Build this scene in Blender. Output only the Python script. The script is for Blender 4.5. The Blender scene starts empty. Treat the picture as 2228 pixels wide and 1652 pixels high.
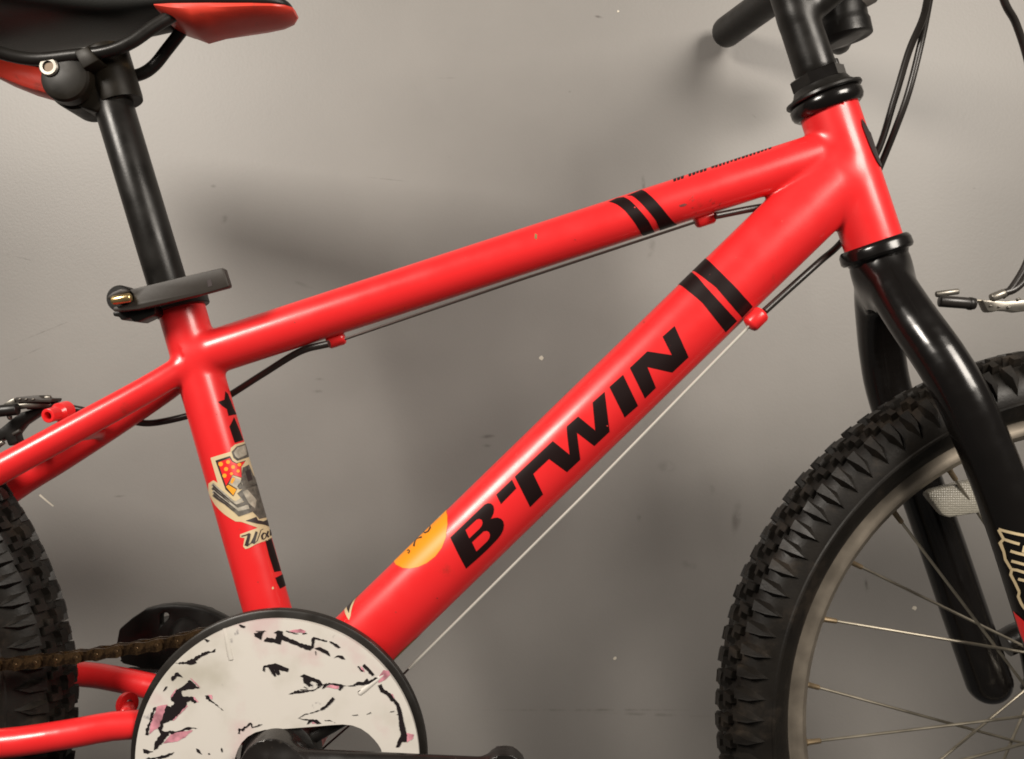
import bpy, bmesh, math, random
import numpy as np
from mathutils import Vector, Matrix

random.seed(7)
rng = np.random.default_rng(7)
scene = bpy.context.scene
C = scene.collection

# ------------------------------------------------------------------ camera
CAM_D = 0.60          # camera to the bicycle's middle plane (m)
K = 0.00031           # metres per unit of the working grid (2228 wide) in that plane
CX, CY = 1114.0, 826.0
ZC = 0.468            # lens height above the floor
WALL_Y = 0.265

cam_data = bpy.data.cameras.new("camera")
cam_data.sensor_width = 36.0
cam_data.lens = 36.0 * CAM_D / (2228 * K)
cam_data.clip_start = 0.01
cam_data.clip_end = 50
cam = bpy.data.objects.new("camera", cam_data)
cam.location = (0, -CAM_D, ZC)
cam.rotation_euler = (math.radians(90), 0, 0)
C.objects.link(cam)
scene.camera = cam

# ------------------------------------------------------------------ light
world = bpy.data.worlds.new("World")
scene.world = world
world.use_nodes = True
bg = world.node_tree.nodes["Background"]
bg.inputs[0].default_value = (1.0, 0.93, 0.86, 1)
bg.inputs[1].default_value = 0.07


def area_lamp(name, loc, target, sx, sy, power, col):
    d = bpy.data.lights.new(name, 'AREA')
    d.shape = 'RECTANGLE'
    d.size, d.size_y = sx, sy
    d.energy = power
    d.color = col
    o = bpy.data.objects.new(name, d)
    o.location = loc
    v = Vector(target) - Vector(loc)
    o.rotation_euler = v.to_track_quat('-Z', 'Y').to_euler()
    C.objects.link(o)
    return o


area_lamp("room_lamp", (0.82, -0.95, ZC + 0.64), (-0.02, 0.1, ZC + 0.03), 0.54, 0.50, 21, (1.0, 0.92, 0.82))
area_lamp("room_lamp", (-0.95, -0.95, ZC + 0.74), (-0.1, 0.1, ZC + 0.1), 0.42, 0.36, 25, (1.0, 0.925, 0.83))

vs = scene.view_settings
vs.view_transform = 'Standard'
vs.look = 'None'
vs.exposure = 0.0
vs.gamma = 1.0
vs.use_curve_mapping = False
scene.cycles.filter_width = 1.8


# ------------------------------------------------------------------ coordinates
def Q(px, py, y=0.0):
    """grid position at depth y -> world point"""
    f = (CAM_D + y) / CAM_D
    return np.array([(px - CX) * K * f, y, (CY - py) * K * f + ZC])


def Zm(x0, y0, s):
    """maps a list of positions of an enlarged detail to the working grid"""
    def f(pts):
        return [((x0 + p[0] * s) / 1.83842, (y0 + p[1] * s) / 1.83842) for p in pts]
    return f


# ------------------------------------------------------------------ materials
MATS = {}


def mat(name, col, rough=0.5, metal=0.0, coat=0.0, coat_rough=0.1, bump=0.0, bump_scale=400, var=0.0, var_scale=20,
        dirt=None, dirt_scale=30, dirt_lo=0.58, dirt_hi=0.75, rough_var=0.0, spec=0.5, bump_dist=0.001):
    if name in MATS:
        return MATS[name]
    m = bpy.data.materials.new(name)
    m.use_nodes = True
    nt = m.node_tree
    N, L = nt.nodes, nt.links
    b = N["Principled BSDF"]
    b.inputs["Base Color"].default_value = (*col, 1)
    b.inputs["Roughness"].default_value = rough
    b.inputs["Metallic"].default_value = metal
    b.inputs["Specular IOR Level"].default_value = spec
    b.inputs["Coat Weight"].default_value = coat
    b.inputs["Coat Roughness"].default_value = coat_rough
    tc = N.new("ShaderNodeTexCoord")
    sock = None
    if var > 0:
        n = N.new("ShaderNodeTexNoise")
        n.inputs["Scale"].default_value = var_scale
        n.inputs["Detail"].default_value = 6
        L.new(tc.outputs["Object"], n.inputs["Vector"])
        mr = N.new("ShaderNodeMapRange")
        mr.inputs["From Min"].default_value = 0.3
        mr.inputs["From Max"].default_value = 0.7
        mr.inputs["To Min"].default_value = 1 - var
        mr.inputs["To Max"].default_value = 1 + var
        L.new(n.outputs["Fac"], mr.inputs["Value"])
        mx = N.new("ShaderNodeMix")
        mx.data_type = 'RGBA'
        mx.blend_type = 'MULTIPLY'
        mx.inputs["Factor"].default_value = 1
        mx.inputs["A"].default_value = (*col, 1)
        L.new(mr.outputs["Result"], mx.inputs["B"])
        sock = mx.outputs["Result"]
    if dirt is not None:
        n = N.new("ShaderNodeTexNoise")
        n.inputs["Scale"].default_value = dirt_scale
        n.inputs["Detail"].default_value = 8
        n.inputs["Roughness"].default_value = 0.65
        L.new(tc.outputs["Object"], n.inputs["Vector"])
        mr = N.new("ShaderNodeMapRange")
        mr.interpolation_type = 'SMOOTHSTEP'
        mr.inputs["From Min"].default_value = dirt_lo
        mr.inputs["From Max"].default_value = dirt_hi
        L.new(n.outputs["Fac"], mr.inputs["Value"])
        mx = N.new("ShaderNodeMix")
        mx.data_type = 'RGBA'
        mx.inputs["A"].default_value = (*col, 1)
        if sock:
            L.new(sock, mx.inputs["A"])
        mx.inputs["B"].default_value = (*dirt, 1)
        L.new(mr.outputs["Result"], mx.inputs["Factor"])
        sock = mx.outputs["Result"]
    if sock:
        L.new(sock, b.inputs["Base Color"])
    if rough_var > 0:
        n = N.new("ShaderNodeTexNoise")
        n.inputs["Scale"].default_value = 60
        n.inputs["Detail"].default_value = 5
        L.new(tc.outputs["Object"], n.inputs["Vector"])
        mr = N.new("ShaderNodeMapRange")
        mr.inputs["From Min"].default_value = 0.3
        mr.inputs["From Max"].default_value = 0.7
        mr.inputs["To Min"].default_value = max(0.02, rough - rough_var)
        mr.inputs["To Max"].default_value = min(1, rough + rough_var)
        L.new(n.outputs["Fac"], mr.inputs["Value"])
        L.new(mr.outputs["Result"], b.inputs["Roughness"])
    if bump > 0:
        n = N.new("ShaderNodeTexNoise")
        n.inputs["Scale"].default_value = bump_scale
        n.inputs["Detail"].default_value = 4
        L.new(tc.outputs["Object"], n.inputs["Vector"])
        bp = N.new("ShaderNodeBump")
        bp.inputs["Strength"].default_value = bump
        bp.inputs["Distance"].default_value = bump_dist
        L.new(n.outputs["Fac"], bp.inputs["Height"])
        L.new(bp.outputs["Normal"], b.inputs["Normal"])
    MATS[name] = m
    return m


RED = (0.74, 0.020, 0.022)
M_RED = mat("red_paint", RED, 0.33, coat=0.22, coat_rough=0.16, bump=0.02, bump_scale=260, var=0.04, var_scale=9, dirt=(0.30, 0.03, 0.02),
            dirt_scale=34, dirt_lo=0.66, dirt_hi=0.86, rough_var=0.05)
M_BLKDECAL = mat("black_decal", (0.010, 0.004, 0.004), 0.42, spec=0.22, dirt=(0.16, 0.03, 0.03), dirt_scale=170, dirt_lo=0.70, dirt_hi=0.74)
M_ORANGE = mat("orange_sticker", (0.90, 0.30, 0.006), 0.40, var=0.05)
M_CREAM = mat("cream_decal", (0.62, 0.50, 0.30), 0.45)
M_SILVERPRINT = mat("silver_print", (0.36, 0.33, 0.27), 0.45, var=0.35, var_scale=260)
M_GREYPRINT = mat("grey_print", (0.10, 0.09, 0.075), 0.45, var=0.5, var_scale=300)
M_DARKPRINT = mat("dark_print", (0.03, 0.02, 0.02), 0.45)
M_YELLOW = mat("yellow_print", (0.85, 0.35, 0.02), 0.45)
M_BLKPAINT = mat("black_gloss_paint", (0.005, 0.0042, 0.0038), 0.21, coat=0.1, coat_rough=0.12, rough_var=0.06,
                 dirt=(0.035, 0.028, 0.022), dirt_scale=120, dirt_lo=0.70, dirt_hi=0.78)
M_BLKPOST = mat("black_satin_post", (0.010, 0.009, 0.008), 0.34, spec=0.30, var=0.3, var_scale=60, rough_var=0.08, bump=0.04, bump_scale=700)
M_BLKPLASTIC = mat("black_plastic", (0.010, 0.009, 0.008), 0.38, spec=0.35, var=0.25, var_scale=60, bump=0.08, bump_scale=500, rough_var=0.1)
M_CLAMP = mat("oily_black_steel", (0.010, 0.008, 0.0055), 0.42, spec=0.18, var=0.4, var_scale=70, rough_var=0.12, dirt=(0.035, 0.024, 0.012), dirt_scale=50)
M_SADDLE = mat("black_vinyl", (0.009, 0.009, 0.008), 0.45, spec=0.35, var=0.2, bump=0.15, bump_scale=900)
M_REDPLASTIC = mat("red_plastic", (0.62, 0.045, 0.025), 0.40, var=0.12, var_scale=40, dirt=(0.22, 0.05, 0.035), dirt_scale=60)
M_GUNMETAL = mat("grey_lever_paint", (0.031, 0.026, 0.022), 0.5, spec=0.35, metal=0.0, var=0.15, var_scale=50, bump=0.05)
M_RUBBER = mat("tyre_rubber", (0.009, 0.0075, 0.006), 0.48, spec=0.27, var=0.3, var_scale=50, dirt=(0.030, 0.023, 0.017), dirt_scale=45,
               dirt_lo=0.48, dirt_hi=0.75, bump=0.12, bump_scale=600, rough_var=0.1)
M_RIM = mat("dull_aluminium", (0.30, 0.26, 0.21), 0.45, metal=0.75, var=0.15, var_scale=70, rough_var=0.1)
M_STEEL = mat("bright_steel", (0.38, 0.35, 0.30), 0.30, metal=0.9, var=0.2, var_scale=90, rough_var=0.1)
M_ALLOY = mat("dull_brake_alloy", (0.20, 0.185, 0.16), 0.38, metal=0.7, var=0.3, var_scale=90, rough_var=0.1)
M_SPOKE = mat("dull_spoke_steel", (0.30, 0.27, 0.215), 0.40, metal=0.85, var=0.3, var_scale=60)
M_BRASS = mat("nipple_brass", (0.24, 0.18, 0.11), 0.48, metal=0.75, var=0.25, var_scale=90)
M_CHAIN = mat("greasy_chain_steel", (0.12, 0.070, 0.032), 0.32, metal=0.8, var=0.5, var_scale=160, rough_var=0.12,
              dirt=(0.030, 0.017, 0.009), dirt_scale=170, dirt_lo=0.42, dirt_hi=0.62)
M_CABLE = mat("black_cable_housing", (0.020, 0.017, 0.015), 0.33)
M_INNER = mat("grey_cable_liner", (0.44, 0.425, 0.38), 0.42, var=0.1)
M_INNERDARK = mat("bare_cable_wire", (0.05, 0.035, 0.03), 0.4, metal=0.5)
M_INK_SHADE = mat("black_ink_and_shade", (0.012, 0.008, 0.009), 0.42)
M_PINKINK = mat("pink_ink", (0.56, 0.24, 0.29), 0.45, var=0.45, var_scale=160)
M_SOCKET = mat("bolt_socket_dark", (0.10, 0.07, 0.045), 0.5, metal=0.5)
M_DARKHOLE = mat("dark_bore", (0.03, 0.014, 0.008), 0.6)


def disc_material():
    m = mat("scuffed_white_plastic", (0.60, 0.565, 0.51), 0.38, coat=0.0, rough_var=0.08)
    nt = m.node_tree
    N, L = nt.nodes, nt.links
    b = N["Principled BSDF"]
    tc = N.new("ShaderNodeTexCoord")

    def noise(scale, detail, lo, hi, off=0):
        mp = N.new("ShaderNodeMapping")
        mp.inputs["Location"].default_value = (off, off * 2, off * 3)
        L.new(tc.outputs["Object"], mp.inputs["Vector"])
        n = N.new("ShaderNodeTexNoise")
        n.inputs["Scale"].default_value = scale
        n.inputs["Detail"].default_value = detail
        L.new(mp.outputs["Vector"], n.inputs["Vector"])
        r = N.new("ShaderNodeMapRange")
        r.interpolation_type = 'SMOOTHSTEP'
        r.inputs["From Min"].default_value = lo
        r.inputs["From Max"].default_value = hi
        L.new(n.outputs["Fac"], r.inputs["Value"])
        return r.outputs["Result"]

    def mix(a, bcol, fac, amt):
        mu = N.new("ShaderNodeMath")
        mu.operation = 'MULTIPLY'
        mu.inputs[1].default_value = amt
        L.new(fac, mu.inputs[0])
        x = N.new("ShaderNodeMix")
        x.data_type = 'RGBA'
        if isinstance(a, tuple):
            x.inputs["A"].default_value = (*a, 1)
        else:
            L.new(a, x.inputs["A"])
        x.inputs["B"].default_value = (*bcol, 1)
        L.new(mu.outputs[0], x.inputs["Factor"])
        return x.outputs["Result"]
    c = mix((0.64, 0.605, 0.555), (0.60, 0.42, 0.42), noise(28, 4, 0.52, 0.72, 1.0), 0.7)
    c = mix(c, (0.44, 0.41, 0.34), noise(18, 7, 0.48, 0.72, 4.0), 0.8)
    c = mix(c, (0.20, 0.19, 0.20), noise(120, 3, 0.70, 0.80, 7.0), 0.8)
    L.new(c, b.inputs["Base Color"])
    return m


M_DISC = disc_material()


def reflector_material():
    m = mat("clear_prism_plastic", (0.33, 0.31, 0.26), 0.3)
    nt = m.node_tree
    N, L = nt.nodes, nt.links
    b = N["Principled BSDF"]
    b.inputs["Transmission Weight"].default_value = 0.25
    tc = N.new("ShaderNodeTexCoord")
    v = N.new("ShaderNodeTexVoronoi")
    v.inputs["Scale"].default_value = 640
    v.inputs["Randomness"].default_value = 0.15
    L.new(tc.outputs["Object"], v.inputs["Vector"])
    bp = N.new("ShaderNodeBump")
    bp.inputs["Strength"].default_value = 0.9
    bp.inputs["Distance"].default_value = 0.001
    L.new(v.outputs["Distance"], bp.inputs["Height"])
    L.new(bp.outputs["Normal"], b.inputs["Normal"])
    return m


M_REFLECT = reflector_material()


def wall_material():
    m = bpy.data.materials.new("grey_semigloss_wall_paint")
    m.use_nodes = True
    nt = m.node_tree
    N, L = nt.nodes, nt.links
    b = N["Principled BSDF"]
    tc = N.new("ShaderNodeTexCoord")
    base = (0.243, 0.231, 0.217)
    n = N.new("ShaderNodeTexNoise")
    n.inputs["Scale"].default_value = 3.2
    n.inputs["Detail"].default_value = 7
    n.inputs["Roughness"].default_value = 0.6
    L.new(tc.outputs["Object"], n.inputs["Vector"])
    r = N.new("ShaderNodeMapRange")
    r.inputs["From Min"].default_value = 0.3
    r.inputs["From Max"].default_value = 0.7
    r.inputs["To Min"].default_value = 0.90
    r.inputs["To Max"].default_value = 1.08
    L.new(n.outputs["Fac"], r.inputs["Value"])
    mx = N.new("ShaderNodeMix")
    mx.data_type = 'RGBA'
    mx.blend_type = 'MULTIPLY'
    mx.inputs["Factor"].default_value = 1
    mx.inputs["A"].default_value = (*base, 1)
    L.new(r.outputs["Result"], mx.inputs["B"])
    col = mx.outputs["Result"]
    # scuffs: (x, y, half length, half width, turn, strength) on the working grid
    scuffs = [(1603, 1125, 14, 46, 8, .55), (1303, 37, 12, 4, 12, .9), (465, 405, 9, 5, 0, .7), (487, 478, 10, 14, 30, .6),
              (1885, 1275, 5, 22, -6, .8), (1890, 1290, 3, 18, 5, .6), (690, 852, 16, 5, 0, .5), (695, 825, 14, 4, 0, .45),
              (1640, 252, 22, 3, 42, .45), (1400, 400, 6, 24, -6, .5), (1416, 540, 12, 28, 15, .4), (1450, 1015, 26, 18, 10, .3),
              (1550, 1060, 9, 22, 0, .35), (1060, 950, 24, 6, -4, .5), (1060, 970, 15, 5, 0, .5), (700, 730, 15, 3, 5, .4),
              (1180, 985, 14, 24, 10, .3), (100, 720, 90, 2.0, -22, .45), (60, 770, 60, 2.0, -24, .35), (40, 560, 60, 1.8, 14, .35),
              (1280, 1545, 300, 4, 0, .35), (1420, 1555, 160, 5, 2, .28), (970, 170, 30, 2, 0, .35), (840, 390, 60, 1.8, 6, .35),
              (1500, 1230, 24, 12, 15, .3), (1390, 1120, 8, 20, 0, .35), (1350, 880, 20, 14, 0, .25), (260, 1080, 22, 3, -4, .4),
              (1110, 560, 14, 7, 20, .3), (2120, 410, 5, 3, 0, .6), (1240, 200, 4, 3, 0, .6), (660, 620, 30, 6, 20, .25)]
    wn = N.new("ShaderNodeTexNoise")
    wn.inputs["Scale"].default_value = 90
    wn.inputs["Detail"].default_value = 5
    L.new(tc.outputs["Object"], wn.inputs["Vector"])
    wr = N.new("ShaderNodeMapRange")
    wr.inputs["From Min"].default_value = 0.38
    wr.inputs["From Max"].default_value = 0.62
    L.new(wn.outputs["Fac"], wr.inputs["Value"])
    acc = None
    for (px, py, rx, ry, rot, st) in scuffs:
        p = Q(px, py, WALL_Y)
        f = K * (CAM_D + WALL_Y) / CAM_D
        mp = N.new("ShaderNodeMapping")
        mp.vector_type = 'TEXTURE'
        mp.inputs["Location"].default_value = (p[0], WALL_Y, p[2])
        mp.inputs["Rotation"].default_value = (0, math.radians(rot), 0)
        mp.inputs["Scale"].default_value = (rx * f, 1.0, ry * f)
        L.new(tc.outputs["Object"], mp.inputs["Vector"])
        ln = N.new("ShaderNodeVectorMath")
        ln.operation = 'LENGTH'
        L.new(mp.outputs["Vector"], ln.inputs[0])
        mr = N.new("ShaderNodeMapRange")
        mr.interpolation_type = 'SMOOTHSTEP'
        mr.inputs["From Min"].default_value = 1.0
        mr.inputs["From Max"].default_value = 0.15
        mr.inputs["To Min"].default_value = 0
        mr.inputs["To Max"].default_value = st
        L.new(ln.outputs["Value"], mr.inputs["Value"])
        if acc is None:
            acc = mr.outputs["Result"]
        else:
            mm = N.new("ShaderNodeMath")
            mm.operation = 'MAXIMUM'
            L.new(acc, mm.inputs[0])
            L.new(mr.outputs["Result"], mm.inputs[1])
            acc = mm.outputs[0]
    mu = N.new("ShaderNodeMath")
    mu.operation = 'MULTIPLY'
    L.new(acc, mu.inputs[0])
    L.new(wr.outputs["Result"], mu.inputs[1])
    # fine general specks
    sn = N.new("ShaderNodeTexNoise")
    sn.inputs["Scale"].default_value = 26
    sn.inputs["Detail"].default_value = 8
    sn.inputs["Roughness"].default_value = 0.72
    L.new(tc.outputs["Object"], sn.inputs["Vector"])
    sr = N.new("ShaderNodeMapRange")
    sr.interpolation_type = 'SMOOTHSTEP'
    sr.inputs["From Min"].default_value = 0.66
    sr.inputs["From Max"].default_value = 0.80
    sr.inputs["To Max"].default_value = 0.35
    L.new(sn.outputs["Fac"], sr.inputs["Value"])
    ad = N.new("ShaderNodeMath")
    ad.operation = 'MAXIMUM'
    L.new(mu.outputs[0], ad.inputs[0])
    L.new(sr.outputs["Result"], ad.inputs[1])
    mx2 = N.new("ShaderNodeMix")
    mx2.data_type = 'RGBA'
    L.new(col, mx2.inputs["A"])
    mx2.inputs["B"].default_value = (0.055, 0.046, 0.040, 1)
    L.new(ad.outputs[0], mx2.inputs["Factor"])
    L.new(mx2.outputs["Result"], b.inputs["Base Color"])
    rr = N.new("ShaderNodeMapRange")
    rr.inputs["From Min"].default_value = 0.3
    rr.inputs["From Max"].default_value = 0.7
    rr.inputs["To Min"].default_value = 0.45
    rr.inputs["To Max"].default_value = 0.50
    L.new(n.outputs["Fac"], rr.inputs["Value"])
    L.new(rr.outputs["Result"], b.inputs["Roughness"])
    b.inputs["Specular IOR Level"].default_value = 0.50
    f1 = N.new("ShaderNodeTexNoise")
    f1.inputs["Scale"].default_value = 420
    f1.inputs["Detail"].default_value = 3
    L.new(tc.outputs["Object"], f1.inputs["Vector"])
    bp = N.new("ShaderNodeBump")
    bp.inputs["Strength"].default_value = 0.10
    bp.inputs["Distance"].default_value = 0.001
    L.new(f1.outputs["Fac"], bp.inputs["Height"])
    L.new(bp.outputs["Normal"], b.inputs["Normal"])
    return m


# ------------------------------------------------------------------ mesh helpers
def link(name, me, m, parent=None, smooth=True, sharp=None):
    o = bpy.data.objects.new(name, me)
    C.objects.link(o)
    if m:
        me.materials.append(m)
    if smooth:
        me.polygons.foreach_set("use_smooth", [True] * len(me.polygons))
        if sharp is not None:
            me.set_sharp_from_angle(angle=math.radians(sharp))
    o.parent = parent
    return o


def pyobj(name, verts, faces, m, parent=None, smooth=True, sharp=None):
    me = bpy.data.meshes.new(name)
    me.from_pydata([tuple(map(float, v)) for v in verts], [], faces)
    me.update()
    return link(name, me, m, parent, smooth, sharp)


def bmobj(name, bm, m, parent=None, smooth=True, sharp=35):
    bmesh.ops.recalc_face_normals(bm, faces=bm.faces)
    me = bpy.data.meshes.new(name)
    bm.to_mesh(me)
    bm.free()
    return link(name, me, m, parent, smooth, sharp)


def catmull(pts, n=8):
    P = [np.array(p, float) for p in pts]
    P = [2 * P[0] - P[1]] + P + [2 * P[-1] - P[-2]]
    out = []
    for i in range(1, len(P) - 2):
        p0, p1, p2, p3 = P[i - 1], P[i], P[i + 1], P[i + 2]
        for t in np.linspace(0, 1, n, endpoint=False):
            out.append(0.5 * ((2 * p1) + (-p0 + p2) * t + (2 * p0 - 5 * p1 + 4 * p2 - p3) * t * t
                              + (-p0 + 3 * p1 - 3 * p2 + p3) * t ** 3))
    out.append(P[-2])
    return out


def sweep(bm, path, radii, seg=16, cap=True):
    path = [Vector(p) for p in path]
    n = len(path)
    if np.isscalar(radii):
        radii = [radii] * n
    tang = [(path[min(i + 1, n - 1)] - path[max(i - 1, 0)]).normalized() for i in range(n)]
    up = Vector((0, 1, 0)) if abs(tang[0].y) < 0.9 else Vector((1, 0, 0))
    nrm = (up - tang[0] * up.dot(tang[0])).normalized()
    rings = []
    for i in range(n):
        nrm = (nrm - tang[i] * nrm.dot(tang[i])).normalized()
        bn = tang[i].cross(nrm)
        rings.append([bm.verts.new(path[i] + (nrm * math.cos(a) + bn * math.sin(a)) * radii[i])
                      for a in [2 * math.pi * j / seg for j in range(seg)]])
    for i in range(n - 1):
        for j in range(seg):
            bm.faces.new((rings[i][j], rings[i][(j + 1) % seg], rings[i + 1][(j + 1) % seg], rings[i + 1][j]))
    if cap:
        bm.faces.new(rings[0][::-1])
        bm.faces.new(rings[-1])


def tube(name, path, radii, m, parent=None, seg=16, sharp=40):
    bm = bmesh.new()
    sweep(bm, path, radii, seg)
    return bmobj(name, bm, m, parent, True, sharp)


def revolve(bm, origin, axis, prof, seg=48, phase=0.0, closed=False):
    """prof: list of (t, r) along axis"""
    o = Vector(origin)
    a = Vector(axis).normalized()
    e1 = a.orthogonal().normalized() if abs(a.y) > 0.9 else (Vector((0, 1, 0)) - a * a.y).normalized()
    e2 = a.cross(e1)
    rings = []
    for (t, r) in prof:
        rings.append([bm.verts.new(o + a * t + (e1 * math.cos(p) + e2 * math.sin(p)) * max(r, 1e-5))
                      for p in [phase + 2 * math.pi * j / seg for j in range(seg)]])
    idx = list(range(len(prof) - 1)) + ([len(prof) - 1] if closed else [])
    for i in idx:
        A, B = rings[i], rings[(i + 1) % len(prof)]
        for j in range(seg):
            bm.faces.new((A[j], A[(j + 1) % seg], B[(j + 1) % seg], B[j]))
    if not closed:
        bm.faces.new(rings[0][::-1])
        bm.faces.new(rings[-1])


def lathe(name, origin, axis, prof, m, parent=None, seg=48, phase=0, closed=False, sharp=30):
    bm = bmesh.new()
    revolve(bm, origin, axis, prof, seg, phase, closed)
    return bmobj(name, bm, m, parent, True, sharp)


def poly_faces(outer, holes=()):
    """triangulated 2d polygon with holes -> bmesh with z=0"""
    bm = bmesh.new()
    edges = []
    for loop in [outer] + list(holes):
        vs_ = [bm.verts.new((p[0], p[1], 0)) for p in loop]
        for i in range(len(vs_)):
            edges.append(bm.edges.new((vs_[i], vs_[(i + 1) % len(vs_)])))
    bmesh.ops.triangle_fill(bm, edges=edges, use_beauty=True)
    return bm


def prism(bm, pts, y0, y1, bevel=0.0, holes=()):
    """polygon on the grid (positions as seen at depth y0) extruded from y0 to y1"""
    def w(loop):
        return [(Q(p[0], p[1], y0)[0], Q(p[0], p[1], y0)[2]) for p in loop]
    b = poly_faces(w(pts), [w(h) for h in holes])
    if bevel == 0 and not holes:
        pass
    faces = list(b.faces)
    ret = bmesh.ops.extrude_face_region(b, geom=faces)
    ev = [g for g in ret["geom"] if isinstance(g, bmesh.types.BMVert)]
    ev_set = set(ev)
    for v in b.verts:
        v.co = Vector((v.co.x, y1 if v in ev_set else y0, v.co.y))
    bmesh.ops.dissolve_limit(b, angle_limit=0.001, verts=list(b.verts), edges=list(b.edges))
    bmesh.ops.recalc_face_normals(b, faces=list(b.faces))
    if bevel > 0:
        es = [e for e in b.edges if len(e.link_faces) == 2 and e.calc_face_angle(0) > 0.5]
        bmesh.ops.bevel(b, geom=es, offset=bevel, segments=2, profile=0.5, affect='EDGES')
    me = bpy.data.meshes.new("tmp")
    b.to_mesh(me)
    b.free()
    bm.from_mesh(me)
    bpy.data.meshes.remove(me)


def prism_obj(name, pts, y0, y1, m, parent, bevel=0.0008, holes=(), sharp=40):
    bm = bmesh.new()
    prism(bm, pts, y0, y1, bevel, holes)
    return bmobj(name, bm, m, parent, True, sharp)


def stroke_poly(pts, w0, w1=None):
    """outline polygon of a polyline of given width (taper w0 -> w1)"""
    P = [np.array(p, float) for p in pts]
    n = len(P)
    w1 = w0 if w1 is None else w1
    L, R = [], []
    for i in range(n):
        a = P[max(i - 1, 0)]
        b = P[min(i + 1, n - 1)]
        d = (b - a) / (np.linalg.norm(b - a) + 1e-9)
        nn = np.array([-d[1], d[0]])
        w = (w0 + (w1 - w0) * i / (n - 1)) / 2
        if 0 < i < n - 1:
            d1 = (P[i] - P[i - 1]) / (np.linalg.norm(P[i] - P[i - 1]) + 1e-9)
            c = max(0.55, abs(float(np.dot(nn, np.array([-d1[1], d1[0]])))))
            w = w / c
        L.append(tuple(P[i] + nn * w))
        R.append(tuple(P[i] - nn * w))
    return L + R[::-1]


# ------------------------------------------------------------------ implicit (welded) tubes
def d_cyl(p, A, B, r0, r1, ry=1.0, flat=True):
    """distance-like field of a (slightly tapered, optionally y-flattened) cylinder"""
    A, B = np.asarray(A), np.asarray(B)
    ax = B - A
    Ln = np.linalg.norm(ax)
    e = ax / Ln
    q = p - A
    s = q @ e
    perp = q - s[:, None] * e
    if ry != 1.0:
        perp = perp * np.array([1, 1 / ry, 1])
    t = np.clip(s / Ln, 0, 1)
    rad = np.linalg.norm(perp, axis=1) - (r0 + (r1 - r0) * t)
    if flat:
        ends = np.maximum(-s, s - Ln)
        return np.maximum(rad, ends)
    dx = np.maximum(np.maximum(-s, s - Ln), 0)
    pr = np.linalg.norm(perp, axis=1)
    return np.sqrt(pr ** 2 + dx ** 2) - (r0 + (r1 - r0) * t)


def d_poly(p, path, r0, r1):
    best = np.full(len(p), 0.03)
    n = len(path) - 1
    rm = max(r0, r1) + 0.025
    for i in range(n):
        a = r0 + (r1 - r0) * i / n
        b = r0 + (r1 - r0) * (i + 1) / n
        l_ = np.minimum(path[i], path[i + 1]) - rm
        h_ = np.maximum(path[i], path[i + 1]) + rm
        m_ = np.flatnonzero(np.all((p > l_) & (p < h_), axis=1))
        if len(m_):
            best[m_] = np.minimum(best[m_], d_cyl(p[m_], path[i], path[i + 1], a, b, flat=False))
    return best


def smin(a, b, k):
    h = np.maximum(k - np.abs(a - b), 0) / k
    return np.minimum(a, b) - h * h * k * 0.25


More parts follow.
